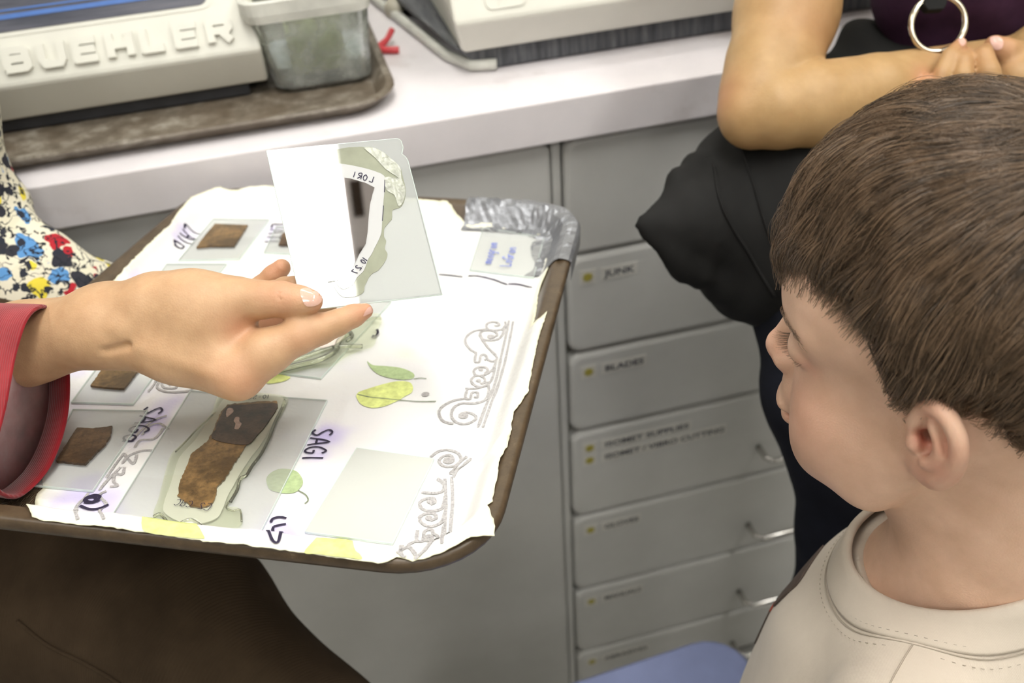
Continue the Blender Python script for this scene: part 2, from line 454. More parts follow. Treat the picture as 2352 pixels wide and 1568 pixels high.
# drawer cabinet
XL, XR = 0.2588, 0.780
t = thing('drawer_cabinet', (0.52, YC + 0.3, 0), 'grey metal drawer cabinet with labelled drawers behind the boy', 'cabinet')
MB().box((0.257, YD + 0.022, 0), (0.79, 1.6, ZC - 0.047)).build('body', M['gap'], t)
front_panel(XL, XR, 0.857, ZC - 0.052, YD, YD + 0.02).build('blank_panel', M['cabinet'], t)
rows = [(0.8535, 0.719, ['JUNK']), (0.7145, 0.591, ['BLADES']), (0.5865, 0.433, ['ISOMET SUPPLIES', 'ISOMET / VIBRO CUTTING']),
        (0.4285, 0.274, ['GLOVES']), (0.2695, 0.121, ['MANUALS']), (0.1165, 0.012, ['ABRASIVES'])]
for zt, zb, labs in rows:
    d = front_panel(XL, XR, zb, zt, YD, YD + 0.02).build('drawer', M['cabinet'], t)
    # bow handle
    hz = zt - 0.42 * (zt - zb) - 0.035; hx0, hx1, yo = 0.527, 0.657, YD - 0.032
    pts = [(hx0, YD + 0.003, hz), (hx0, YD - 0.022, hz)] + [(hx0 + 0.004, yo + 0.004, hz), (hx0 + 0.010, yo, hz)] + \
          [(hx1 - 0.010, yo, hz), (hx1 - 0.004, yo + 0.004, hz), (hx1, YD - 0.022, hz), (hx1, YD + 0.003, hz)]
    MB().tube(pts, 0.0042, 8).build('handle', M['chrome'], d, smooth=True)
    for k, lab in enumerate(labs):
        z = zt - 0.028 - 0.022 * k
        wl = 0.010 + 0.0074 * len(lab)
        MB().box((XL + 0.014, YD - 0.0006, z - 0.010), (XL + 0.034, YD + 0.0004, z + 0.010)).build('badge_label', M['label_paper'], d)
        bp = [(XL + 0.024 + r_ * math.cos(a), z + r_ * math.sin(a)) for a, r_ in [(2 * math.pi * q / 16, 0.0068 if q % 2 == 0 else 0.0045) for q in range(16)]]
        MB().prism([(x, YD - 0.0006, zz) for x, zz in bp], [(x, YD - 0.0012, zz) for x, zz in bp]).build('badge', M['badge'], d)
        MB().box((XL + 0.040, YD - 0.0006, z - 0.0085), (XL + 0.044 + wl, YD + 0.0004, z + 0.0085)).build('name_label', M['label_paper'], d)
        v, f = text_mesh(lab, 0.02)
        w = v[:, 0].max(); h = 0.72
        q = np.stack([XL + 0.0445 + v[:, 0] / w * (wl - 0.004), np.full(len(v), YD - 0.0009), z - 0.0042 + v[:, 1] / h * 0.0088], 1)
        add('name_lettering', q, f, M['ink'], d)

# ================================================================== polishing machines
def ribbon(pts, w, closed=False):
    """mitred flat stroke: returns left and right outlines in 2D"""
    p = [np.asarray(q, float) for q in pts]; n = len(p); L, Rr = [], []
    for i in range(n):
        a = p[i] - p[i - 1] if (i > 0 or closed) else None; b = p[(i + 1) % n] - p[i] if (i < n - 1 or closed) else None
        a = nrm(a if a is not None else b); b = nrm(b if b is not None else a)
        na = np.array([-a[1], a[0]]); nb_ = np.array([-b[1], b[0]]); m = nrm(na + nb_); k = min(1.0 / max(m @ na, 0.5), 1.6)
        L.append(p[i] + m * w / 2 * k); Rr.append(p[i] - m * w / 2 * k)
    return L, Rr
STROKES = {  # blocky wide capitals: strokes in a 1 x 1 box
    'B': [([(0.0, 0.1), (0.0, 0.9)], 0), ([(-.11, .885), (.78, .885), (.90, .80), (.90, .62), (.78, .52), (.1, .52)], 0), ([(.1, .52), (.80, .52), (.93, .42), (.93, .2), (.80, .115), (-.11, .115)], 0)],
    'U': [([(0.0, 1.0), (0.0, .30), (.14, .115), (.80, .115), (.94, .30), (.94, 1.0)], 0)],
    'E': [([(0.0, 0.0), (0.0, 1.0)], 0), ([(-.1, .885), (.95, .885)], 0), ([(0.0, .5), (.88, .5)], 0), ([(-.1, .115), (.95, .115)], 0)],
    'H': [([(0.0, 0.0), (0.0, 1.0)], 0), ([(.94, 0.0), (.94, 1.0)], 0), ([(0.0, .5), (.94, .5)], 0)],
    'L': [([(0.0, 1.0), (0.0, 0.0)], 0), ([(-.1, .115), (.9, .115)], 0)],
    'R': [([(0.0, 0.0), (0.0, 1.0)], 0), ([(-.1, .885), (.78, .885), (.92, .78), (.92, .58), (.80, .48), (.1, .48)], 0), ([(.52, .46), (.94, .0)], 0)]}

def face_map(o, ex, ey, en):
    o, ex, ey, en = (np.asarray(q, float) for q in (o, ex, ey, en))
    return lambda a, b, c: o + ex * a + ey * b + en * c
# profile of a housing in (y, z): overhanging front, sloped name face above it
def machine(name, label, x0, x1, zb, zf, yf, base_y, base_z0, streak, slope=(0.52, 0.854), taper=0.0):
    t = thing(name, ((x0 + x1) / 2, 1.25, base_z0), label, 'machine')
    up = 0.17
    ytop = yf + slope[0] * up; ztop = zf + slope[1] * up
    prof = [(yf + 0.018, zb), (yf + 0.015, zb + 0.002), (yf, zf - 0.003), (yf + 0.003, zf + 0.002), (ytop, ztop), (1.55, ztop + 0.02), (1.55, zb)]
    a = [(x0, y, z) for y, z in prof]; b = [(x1 - taper * (z - zb), y, z) for y, z in prof]
    MB().prism(b, a).build('housing', M['machine'], t, bevel=0.0035)
    MB().box((x0 + 0.03, base_y, base_z0), (x1 - 0.02, 1.53, zb + 0.004)).build('base', M['streak'] if streak else M['black_base'], t, bevel=0.002)
    return t, (yf + 0.003, zf + 0.002), slope

# left machine
yfL = 0.957
zbL = hit(600, 188, (0, yfL + 0.016, 0), (0, 1, 0))[2]; zfL = hit(600, 106, (0, yfL, 0), (0, 1, 0))[2]
xr1 = hit(609, 150, (0, yfL, 0), (0, 1, 0))[0]
tL, (fy, fz), sl = machine('polishing_machine', 'cream polishing machine with raised maker lettering on its sloped front, on the long stained tray', -0.95, xr1, zbL, zfL, yfL, 0.976, ZC + 0.0052, False)
sl = nrm(sl); nL = np.array([0, -sl[1], sl[0]]); eyL = np.array([0, sl[0], sl[1]]); oL = np.array([0, fy, fz])
def on_name_face(px, py):
    q = hit(px, py, oL, nL) - oL; return q[0], q @ eyL
FM = face_map(oL, (1, 0, 0), eyL, nL)
# letters placed between two measured corners
(xa, ya), (xb, yb), (xc, yc_), (xd, yd) = on_name_face(14, 167), on_name_face(546, 95), on_name_face(10, 116), on_name_face(543, 36)
word = 'BUEHLER'; n_ = len(word); y_lo = (ya + yb) / 2; y_hi = (yc_ + yd) / 2
pitch = (xb - xa) / (n_ - 0.12); lw = pitch * 0.86; sw = 0.27
for i, ch in enumerate(word):
    mb = MB()
    for si, (st, cl) in enumerate(STROKES[ch]):
        st2 = [((sw / 2 + x_ * (1 - sw)) * 1.0, y_) for x_, y_ in st]
        asp = (y_hi - y_lo) / lw
        Lp, Rp = ribbon([(x_, y_ * asp) for x_, y_ in st2], sw)
        hgt = 0.0046 + 0.00004 * si
        for k in range(len(Lp) - 1):
            quad = [Rp[k], Rp[k + 1], Lp[k + 1], Lp[k]]
            ctr = sum(quad) / 4
            bot = [FM(xa + pitch * i + lw * q[0], y_lo + lw * q[1], -0.0005) for q in quad]
            top = [FM(xa + pitch * i + lw * q[0], y_lo + lw * q[1], hgt) for q in quad]
            mb.prism(bot, top)
    mb.build('letter', M['machine'], tL)
# tinted window set into the slope above the lettering
(wx0, wy0), (wx1, wy1) = on_name_face(0, 80), on_name_face(480, 6)
wy = (wy0 + wy1) / 2
def slab(x0, x1, y0, y1, c0, c1, r=0.01):
    pts = rrect(x0, x1, y0, y1, r); return MB().prism([FM(x, y, c0) for x, y in pts], [FM(x, y, c1) for x, y in pts])
slab(-0.9, wx1 + 0.004, wy - 0.004, wy + 0.13, -0.002, 0.0010, 0.012).build('window_frame', M['machine'], tL)
slab(-0.89, wx1, wy, wy + 0.125, -0.002, 0.0016, 0.010).build('window', M['window'], tL)
y43 = on_name_face(0, 47)[1] - wy
for yy, ww in ((y43, 0.0042), (y43 + 0.007, 0.0016), (y43 + 0.03, 0.003)):
    slab(-0.88, wx1 - 0.006, wy + yy, wy + yy + ww, 0.0016, 0.0020, 0.0004).build('stripe', M['blue_line'], tL)

# right machine
yfR = 0.930
zbR = hit(1067, 122, (0, yfR + 0.02, 0), (0, 1, 0))[2]; zfR = hit(1074, 48, (0, yfR, 0), (0, 1, 0))[2]
xl2 = hit(1070, 90, (0, yfR, 0), (0, 1, 0))[0]
t = thing('polishing_machine', (0.6, 1.25, ZC), 'cream polishing machine with dripping grey base, standing nearest the seated woman', 'machine')
prof = [(yfR + 0.022, zbR), (yfR + 0.019, zbR + 0.002), (yfR, zfR - 0.003), (yfR + 0.003, zfR + 0.002), (yfR + 0.003 + 0.52 * 0.17, zfR + 0.145), (1.55, zfR + 0.165), (1.55, zbR)]
MB().prism([(1.1, y, z) for y, z in prof], [(xl2 - (0.010 if z > zfR - 0.01 else 0.0), y, z) for y, z in prof]).build('housing', M['machine'], t, bevel=0.0035)
b0 = hit(1114, 163, (0, 0, ZC), (0, 0, 1)); b1 = hit(905, 5, (0, 0, ZC), (0, 0, 1))
bx = b0[0]; by = b0[1]
MB().prism([(bx, by, ZC), (1.08, by, ZC), (1.08, 1.5, ZC), (bx - 0.11, 1.5, ZC)], [(bx - 0.03, by + 0.004, zbR + 0.004), (1.08, by + 0.004, zbR + 0.004), (1.08, 1.5, zbR + 0.004), (bx - 0.12, 1.5, zbR + 0.004)]).build('base', M['streak'], t, bevel=0.004)
mb = MB()
mb.tube([(bx + 0.012, by - 0.004, ZC + 0.0070), (bx - 0.012, by + 0.003, ZC + 0.0066), (bx - 0.030, by + 0.04, ZC + 0.006), (bx - 0.075, by + 0.25, ZC + 0.006), (bx - 0.11, by + 0.5, ZC + 0.006)], 0.006, 8)
mb.build('drip_edge', M['tub_rim'], t, smooth=True)
# raised emblem outline on the sloped face
oR = np.array([0, yfR + 0.003, zfR + 0.002]); FR = face_map(oR, (1, 0, 0), eyL, nL)
def on_R(px, py):
    q = hit(px, py, oR, nL) - oR; return q[0], q @ eyL
(ex0, ey0), (ex1, _) = on_R(1119, 22), on_R(1208, 12)
ey_lo = ey0
em = MB()
def stroke3(pts, w, F, h, mb):
    Lp, Rp = ribbon(pts, w)
    for k in range(len(Lp) - 1):
        q = [Rp[k], Rp[k + 1], Lp[k + 1], Lp[k]]
        mb.prism([F(a[0], a[1], -0.0004) for a in q], [F(a[0], a[1], h) for a in q])
box = rrect(ex0, ex1, ey_lo, ey_lo + 0.05, 0.006, 4); stroke3(box + [box[0]], 0.0022, FR, 0.0014, em)
wE = ex1 - ex0
stroke3([(ex0 + wE * 0.32, ey_lo), (ex0 + wE * 0.42, ey_lo + 0.03), (ex0 + wE * 0.5, ey_lo + 0.05)], 0.002, FR, 0.0013, em)
em.build('emblem', M['machine'], t)

# ================================================================== stained tray under the left machine, with the tub
def rr_ring(x0, x1, y0, y1, ins, z, r, n=6):
    return [(x, y, z) for x, y in rrect(x0 + ins, x1 - ins, y0 + ins, y1 - ins, max(r - ins, 0.004), n)]
tx0, tx1, ty0, ty1 = -1.0, 0.103, 0.886, 1.40
prof = [(0.016, 0.0), (0.004, 0.010), (0.0, 0.014), (0.002, 0.0165), (0.008, 0.016), (0.020, 0.0045)]
o = MB().loft([rr_ring(tx0, tx1, ty0, ty1, i_, ZC + z_, 0.05) for i_, z_ in prof]).build('long_tray', M['tray_stained'], smooth=False, bevel=None)
tag(o, 'long brown stained tray with a raised lip under the polishing machine and the tub', 'tray')
zt0 = ZC + 0.0048
tL_, tR_ = hit(641, 221, (0, 0, zt0), (0, 0, 1)), hit(862, 187, (0, 0, zt0), (0, 0, 1))
cx, cy = (tL_[0] + tR_[0]) / 2 - 0.001, (tL_[1] + tR_[1]) / 2
wt_ = tR_[0] - tL_[0]
t = thing('plastic_tub', (cx, cy + 0.05, zt0), 'cloudy plastic tub with yellow-green contents at the corner of the stained tray', 'tub')
zr = hit(598, 55, (0, cy - 0.008, 0), (0, 1, 0))[2]
def tub_ring(gx, gy0, gy1, z, r=0.016): return [(x, y, z) for x, y in rrect(cx - wt_ / 2 - gx, cx + wt_ / 2 + gx * 0.45, cy + gy0, cy + gy1, r, 5)]
zh = zr - zt0
MB().loft([tub_ring(-0.007, 0.006, 0.088, zt0), tub_ring(0.0, 0.0, 0.094, zt0 + 0.006), tub_ring(0.012, -0.007, 0.103, zr)] +
          [tub_ring(0.0105, -0.0055, 0.1015, zr), tub_ring(-0.0015, 0.0015, 0.0925, zt0 + 0.0075)]).build('body', M['tub'], t, smooth=False)
MB().loft([tub_ring(0.012, -0.0075, 0.1035, zr - 0.0005), tub_ring(0.016, -0.0115, 0.1075, zr), tub_ring(0.0185, -0.013, 0.109, zr + 0.008), tub_ring(0.019, -0.0135, 0.1095, zr + 0.020),
           tub_ring(0.016, -0.011, 0.107, zr + 0.0215), tub_ring(0.0115, -0.0062, 0.1022, zr + 0.019), tub_ring(0.0105, -0.0055, 0.1015, zr)], caps=False).build('rim', M['tub_rim'], t)
MB().loft([tub_ring(-0.004, 0.012, 0.088, zt0 + 0.009, 0.012), tub_ring(0.0, 0.010, 0.094, zt0 + zh * 0.30, 0.012)]).build('residue', M['sludge_blue'], t)
MB().box((cx - wt_ * 0.30, cy + 0.002, zt0 + 0.016), (cx + wt_ * 0.26, cy + 0.085, zr + 0.026)).build('sponge', M['sludge'], t, bevel=0.006)

# drain hose and red clip behind the tub
hp_ = [P(880, -60, 1.24), P(900, -10, 1.23), P(918, 40, 1.21), P(920, 90, 1.18), P(912, 104, 1.17)]
for q in hp_: q[1] = min(q[1], 1.20); q[2] = max(q[2], ZC + 0.0125)
tag(MB().tube(spline(hp_, 6), 0.011, 10).build('drain_hose', M['hose'], smooth=True), 'beige drain hose hanging behind the plastic tub', 'hose')
r0 = hit(872, 120, (0, 0, ZC), (0, 0, 1)); r1 = hit(905, 100, (0, 0, ZC), (0, 0, 1))
mb = MB()
mb.tube(spline([r0 + [-0.004, 0, 0.004], r0 * 0.5 + r1 * 0.5 + [0, 0, 0.008], r1 + [0, 0, 0.016]], 5), [0.004] * 5 + [0.0035] * 6, 8)
mb.tube(spline([r0 + [-0.004, 0, 0.004], r0 + [0.006, -0.008, 0.0045], r0 + [0.020, -0.012, 0.004]], 4), 0.004, 8)
tag(mb.build('red_clip', M['red'], smooth=True), 'small red plastic clip lying on the worktop between tub and machine', 'clip')

# blue plastic stool low in front of the drawers
sz = 0.46
c0 = hit(1300, 1566, (0, 0, sz), (0, 0, 1)); c1 = hit(1625, 1458, (0, 0, sz), (0, 0, 1)); c2 = hit(1720, 1530, (0, 0, sz), (0, 0, 1))
e1 = nrm(c1 - c0); e2 = np.array([-e1[1], e1[0], 0.0]); e1[2] = 0; e1 = nrm(e1); e2 = -np.array([-e1[1], e1[0], 0.0])
oc = c1 + e1 * 0.03
def seat_ring(ins, z):
    return [oc + e1 * (x - 0.36) + e2 * y + np.array([0, 0, z]) for x, y in rrect(ins, 0.36 - ins, ins, 0.34 - ins, max(0.05 - ins, 0.01), 6)]
t = thing('blue_stool', (oc[0], oc[1], 0), 'pale blue plastic stool low in front of the drawers beside the boy', 'stool')
MB().loft([seat_ring(0.004, -0.03), seat_ring(0.0, -0.02), seat_ring(0.0, -0.006), seat_ring(0.006, 0.0)]).build('seat', M['blue_plastic'], t, smooth=False)
for a_, b_ in ((0.04, 0.04), (0.32, 0.04), (0.32, 0.30), (0.04, 0.30)):
    q = oc + e1 * (a_ - 0.36) + e2 * b_; q2 = oc + e1 * (a_ * 1.1 - 0.018 - 0.36) + e2 * (b_ * 1.1 - 0.017)
    MB().tube([(q[0], q[1], sz - 0.028), (q2[0], q2[1], 0.0)], [0.016, 0.013], 10).build('leg', M['chrome'], t, smooth=True)
# ================================================================== serving tray on the seated woman's lap
TO = np.array([-0.2794142317928869, 0.4481667902154394, 1.0828580772943575])
TE1 = np.array([0.9112322864282236, -0.41127134453224695, -0.022634727812676433])
TE2 = np.array([0.4053001483009679, 0.9050799590592474, -0.12870082776631075])
TN = np.array([0.07339965911368534, 0.10810249101147057, 0.9914251187200738])
TW, TL, TR, TD = 0.356, 0.456, 0.052, 0.017       # width, length, corner radius, depth
def T(u, v, w): return TO + TE1 * u + TE2 * v + TN * w
def edge_dist(u, v):
    """distance inwards from the outer rim of the tray (positive inside)"""
    qx = abs(u - TW / 2) - (TW / 2 - TR); qy = abs(v - TL / 2) - (TL / 2 - TR)
    return -(math.hypot(max(qx, 0), max(qy, 0)) + min(max(qx, qy), 0) - TR)
def tray_w(s):
    if s < 0.009: return 0.0
    if s < 0.026: return -TD * (0.5 - 0.5 * math.cos(math.pi * (s - 0.009) / 0.017))
    return -TD
def _fl(px, py):
    q = hit(px, py, TO - TN * (TD - 0.002), TN) - TO; return (float(q @ TE1), float(q @ TE2))
FOLDS = [(_fl(1150, 1056), _fl(1000, 1108), 0.0042, 0.0045), (_fl(1120, 1080), _fl(985, 1118), 0.0012, 0.003), (_fl(800, 915), _fl(775, 990), 0.0009, 0.004), (_fl(700, 868), _fl(900, 925), 0.0008, 0.004),
         (_fl(1110, 525), _fl(1075, 500), 0.0022, 0.006), (_fl(520, 440), _fl(480, 470), 0.003, 0.008), (_fl(1010, 470), _fl(1060, 560), 0.0016, 0.005), (_fl(90, 1150), _fl(200, 1165), 0.0016, 0.005)]
PLATES = [[_fl(*q) for q in c] for c in ([(489, 502), (619, 504), (549, 595), (409, 598)], [(634, 520), (750, 522), (690, 584), (606, 580)], [(382, 606), (521, 606), (440, 700), (318, 700)], [(262, 790), (408, 790), (306, 928), (163, 924)],
          [(167, 940), (340, 943), (213, 1128), (74, 1115)], [(819, 1029), (997, 1054), (902, 1249), (700, 1222)], [(437, 897), (752, 919), (591, 1238), (252, 1191)], [(742, 680), (899, 692), (737, 869), (588, 850)], [(1109, 523), (1250, 545), (1226, 638), (1078, 620)])]
PLATES = [[np.array(q) for q in c] for c in PLATES]
def under_plate(u, v):
    """1 well inside a plate, 0 outside: the towel lies flat there"""
    best = -1.0
    for c in PLATES:
        m = 1e9; sg = 1 if (c[1][0] - c[0][0]) * (c[2][1] - c[1][1]) - (c[1][1] - c[0][1]) * (c[2][0] - c[1][0]) > 0 else -1
        for i in range(4):
            a, b = c[i], c[(i + 1) % 4]; d = b - a; L = math.hypot(*d)
            m = min(m, sg * (d[0] * (v - a[1]) - d[1] * (u - a[0])) / L)
        best = max(best, m)
    return max(0.0, min(1.0, (best + 0.006) / 0.005))
def paper_w(u, v):
    flat = under_plate(u, v); rough_w = paper_w0(u, v); s = edge_dist(u, v)
    return rough_w * (1 - flat) + (tray_w(s) + 0.0010) * flat if s > 0.024 else rough_w
def paper_w0(u, v):
    s = edge_dist(u, v)
    w = tray_w(s) + 0.0012
    e = max(0.0, min(1.0, (0.075 - s) / 0.05))
    w += 0.0005 * noise.noise(Vector((u * 45, v * 45, 1.7))) + e * 0.0022 * noise.noise(Vector((u * 28, v * 28, 4.1))) + e * 0.0012 * abs(noise.noise(Vector((u * 75, v * 75, 9.0))))
    for (a, b, hgt, wid) in FOLDS:
        ax, ay = a; bx_, by_ = b; L2 = (bx_ - ax) ** 2 + (by_ - ay) ** 2
        t = max(0, min(1, ((u - ax) * (bx_ - ax) + (v - ay) * (by_ - ay)) / L2))
        dd = math.hypot(u - ax - t * (bx_ - ax), v - ay - t * (by_ - ay))
        if dd < wid * 3: w += hgt * math.exp(-(dd / wid) ** 2) * (1 - 0.4 * t)
    if s < 0.03: w = max(w, tray_w(s) + 0.0009)
    return w
def tray_uv(px, py, w=None):
    """where a sight line meets the paper (or a level above the tray rim)"""
    ww = -TD + 0.001 if w is None else w
    for _ in range(1 if w is not None else 7):
        q = hit(px, py, TO + TN * ww, TN) - TO; u, v = q @ TE1, q @ TE2
        if w is None:
            ww = 0.4 * ww + 0.6 * paper_w(u, v)
    return np.array([u, v])
def on_paper(uv, off=0.0): return T(uv[0], uv[1], paper_w(uv[0], uv[1]) + off)

def _trayfloor():
    t = NT('brown_tray_basket_weave')
    co = t.coord()
    ck = t.n('ShaderNodeTexChecker', Vector=t.mapped((1, 1, 0), (0, 0, 0.4)), Scale=260.0).outputs[1]
    wx = t.n('ShaderNodeTexWave', Vector=t.mapped((1, 1, 1), (0, 0, 0.4)), Scale=250.0, _bands_direction='X').outputs[1]
    wy = t.n('ShaderNodeTexWave', Vector=t.mapped((1, 1, 1), (0, 0, 0.4)), Scale=250.0, _bands_direction='Y').outputs[1]
    mx = t.n('ShaderNodeMix'); t.set(mx.inputs[0], ck); t.set(mx.inputs[2], wx); t.set(mx.inputs[3], wy)
    c = t.ramp(t.noise(60, 5, 0.7), [(0.35, (0.055, 0.036, 0.02)), (0.7, (0.10, 0.07, 0.042))])
    t.base(Base_Color=c, Roughness=0.4); t.bump(mx.outputs[0], 0.5, 0.0008); return t.m
def _trayrim():
    t = NT('brown_tray_rim')
    c = t.ramp(t.noise(90, 6, 0.75), [(0.35, (0.058, 0.038, 0.021)), (0.62, (0.095, 0.064, 0.036)), (0.74, (0.20, 0.15, 0.10)), (0.82, (0.08, 0.055, 0.03))])
    t.base(Base_Color=c, Roughness=0.36); return t.m
M['tray_floor'] = _trayfloor(); M['tray_rim'] = _trayrim()
tray = thing('serving_tray', T(TW / 2, TL / 2, -TD - 0.003), 'brown serving tray lined with paper towel under the glass slides, taped at one corner', 'tray')
def tring(ins, w, n=10):
    return [T(x, y, w) for x, y in rrect(ins, TW - ins, ins, TL - ins, max(TR - ins, 0.004), n)]
MB().loft([tring(0.026, -TD - 0.003), tring(0.026, -TD)]).build('tray_floor', M['tray_floor'], tray)
rim_prof = [(0.0265, -TD - 0.003)] + [(0.0235 - 0.0 - s_ * 0.0155, -TD - 0.0025 + (TD - 0.002) * (0.5 - 0.5 * math.cos(math.pi * s_))) for s_ in (0.15, 0.35, 0.55, 0.75, 0.95)] + \
    [(0.0075, -0.005), (0.0035, -0.0085), (0.001, -0.0085), (0.0, -0.006), (0.0, -0.0022), (0.0012, -0.0004), (0.003, 0.0), (0.0068, 0.0), (0.0088, -0.0006)] + \
    [(0.009 + 0.017 * s_, -TD * (0.5 - 0.5 * math.cos(math.pi * s_))) for s_ in (0.12, 0.25, 0.4, 0.55, 0.7, 0.85, 1.0)]
MB().loft([tring(i_, w_) for i_, w_ in rim_prof], caps=False).build('tray_rim', M['tray_rim'], tray, smooth=True)

# duct tape wrapped over the far right corner: crinkled sheet hugging the rim
M['duct_tape'] = simple('silver_duct_tape', (0.25, 0.255, 0.275), 0.36, 0.2, 50, 0.5, 160, 0.002, metallic=0.5)
def corner_point(a, ins, w):
    """a: 0 on the far edge .. 1 on the right edge, going around the corner"""
    arc = math.pi / 2 * (TR - 0.0); run = 0.052
    tot = run + arc + 0.062; s = a * tot
    r = TR - ins
    if s < run: u, v = TW - TR - (run - s), TL - ins
    elif s < run + arc:
        th = math.pi / 2 - (s - run) / TR; u, v = TW - TR + r * math.cos(th), TL - TR + r * math.sin(th)
    else: u, v = TW - ins, TL - TR - (s - run - arc)
    return T(u, v, w)
tp = MB(); NA = 44; prof_t = [(-0.0012, -0.016), (-0.0014, -0.008), (-0.0012, -0.002), (0.001, 0.0012), (0.005, 0.0016), (0.009, 0.0012)] + \
    [(0.009 + 0.017 * s_, -TD * (0.5 - 0.5 * math.cos(math.pi * s_)) + 0.0012) for s_ in (0.25, 0.5, 0.75, 1.0)] + [(0.030, -TD + 0.0014), (0.036, -TD + 0.0014)]
rings = []
for k in range(NA + 1):
    a = k / NA; ring = []
    for j, (ins, w) in enumerate(prof_t):
        nz = noise.noise(Vector((a * 16, j * 0.7, 0.3))); cr = abs(noise.noise(Vector((a * 26 + j * 0.5, j * 0.25, 2.0))))
        aa = min(max(a + (0.025 * noise.noise(Vector((j * 1.3, 5.0, k * 0.1))) if k in (0, NA) else 0), 0), 1)
        extra = 0.010 * noise.noise(Vector((a * 5, 8.0, 1.0))) if j > 8 else 0
        ring.append(corner_point(aa, ins + extra, w + 0.0016 * max(nz, 0) + 0.0042 * cr * (0.3 if j < 4 else 1)))
    rings.append(ring)
tp.loft(rings, closed=False, caps=False)
tp.build('duct_tape', M['duct_tape'], tray, solid=0.0005, label='crinkled silver duct tape on the tray corner')

# ------------------------------------------------------------------ paper towel
def px_uv(pts): return [tray_uv(*p) for p in pts]
def sub(pts, s, ox, oy): return [(x / s + ox, y / s + oy) for x, y in pts]
out_px = [(66, 1176), (84, 1134), (100, 1118), (90, 1060), (110, 1000), (120, 900), (160, 800), (215, 720), (265, 640), (298, 604), (340, 560), (392, 514), (437, 453), (470, 440), (506, 428), (530, 436), (547, 443),
          (571, 428), (624, 426), (700, 432), (800, 442), (900, 450), (960, 457), (1027, 461), (1080, 486), (1129, 512), (1190, 527), (1254, 541), (1266, 552), (1264, 580), (1257, 619), (1243, 650), (1235, 676), (1231, 715), (1225, 743), (1240, 730), (1257, 714),
          (1250, 735), (1240, 765), (1232, 797), (1222, 850), (1212, 900), (1196, 925), (1180, 945), (1174, 985), (1167, 1020), (1153, 1045), (1145, 1061), (1146, 1080), (1138, 1110), (1131, 1150), (1120, 1159), (1130, 1185), (1137, 1208), (1136, 1230),
          (1110, 1229), (1082, 1232), (1050, 1250), (1020, 1266), (985, 1279), (948, 1288), (930, 1282), (912, 1280), (890, 1289), (868, 1293), (800, 1283), (734, 1273), (665, 1264), (600, 1257), (530, 1248), (458, 1240), (370, 1228), (280, 1214), (180, 1204), (92, 1194), (75, 1186)]
poly = px_uv(out_px)
# ragged torn edge
rag = []
for i in range(len(poly)):
    a, b = poly[i], poly[(i + 1) % len(poly)]; L = np.linalg.norm(b - a); m = max(1, int(L / 0.0022)); nn_ = np.array([-(b - a)[1], (b - a)[0]]) / (L + 1e-9)
    for k in range(m):
        p = a + (b - a) * k / m; rag.append(p + nn_ * 0.0008 * noise.noise(Vector((p[0] * 300, p[1] * 300, 3.0))))
pv, pf = fill2d(rag, 0.0024)
PV = np.array([on_paper(p) for p in pv])
def _paper():
    t = NT('white_paper_towel')
    c = t.attr('stain')
    t.base(Base_Color=c, Roughness=0.85); t.b.inputs['Specular IOR Level'].default_value = 0.2
    v = t.n('ShaderNodeTexVoronoi', Vector=t.coord(), Scale=420.0).outputs[0]
    b = t.bump(v, 0.22, 0.0005); t.bump(t.noise(130, 4), 0.25, 0.0012, b); return t.m
M['paper'] = _paper()
towel = add('paper_towel', PV, pf, M['paper'], tray, smooth=True, solid=0.0004)
# marker bleed: purple halos, yellowed edges (colour of the paper itself)
colr = np.tile(np.array([0.79, 0.785, 0.77]), (len(pv), 1))
def blotch(px, py, r, c, amt, ex=1.0, ang=0.0):
    ctr = tray_uv(px, py); d = pv - ctr; ca, sa = math.cos(ang), math.sin(ang)
    x = d[:, 0] * ca + d[:, 1] * sa; y = -d[:, 0] * sa + d[:, 1] * ca
    wob = np.array([noise.noise(Vector((p[0] * 60, p[1] * 60, 7.0))) for p in pv])
    rr = np.hypot(x / ex, y) * (1 + 0.7 * wob); a = amt * np.exp(-(rr / r) ** 2)[:, None]
    colr[:] = colr * (1 - a) + np.array(c) * a
PUR = (0.42, 0.33, 0.80); YEL = (0.86, 0.82, 0.42)
for q in [(742, 1005, 0.010, .75), (735, 1045, 0.009, .6), (748, 985, 0.006, .5), (655, 1238, 0.011, .85), (630, 1205, 0.007, .5), (700, 1245, 0.010, .5), (215, 1150, 0.013, .6), (190, 1130, 0.012, .45), (240, 1190, 0.012, .4), (345, 960, 0.010, .5),
          (330, 1000, 0.010, .4), (375, 930, 0.012, .3), (424, 533, 0.010, .5), (405, 545, 0.007, .5), (630, 525, 0.010, .5), (618, 548, 0.006, .4), (310, 640, 0.012, .45), (300, 900, 0.014, .25), (170, 935, 0.02, .2), (175, 850, 0.01, .35),
          (1180, 650, 0.008, .2), (1120, 640, 0.008, .2), (560, 1240, 0.02, .18), (680, 700, 0.02, .12), (950, 850, 0.03, .06), (830, 960, 0.035, .06)]:
    blotch(q[0], q[1], q[2], PUR, q[3] * 0.8)
for q in [(990, 740, 0.006, .35), (935, 810, 0.008, .25), (1090, 570, 0.004, .3), (690, 1180, 0.003, .4), (560, 600, 0.02, .15), (500, 440, 0.02, .12), (1030, 480, 0.02, .1)]:
    blotch(q[0], q[1], q[2], (0.88, 0.80, 0.50), q[3])
de = np.full(len(pv), 1e9); rg = np.array(rag)
for i in range(0, len(pv), 4000): de[i:i + 4000] = np.min(np.linalg.norm(pv[i:i + 4000, None] - rg[None], axis=2), 1)
a = (0.5 * np.exp(-(de / 0.0028) ** 2))[:, None]
colr = colr * (1 - a) + np.array(YEL) * a
vcol(towel, 'stain', colr)

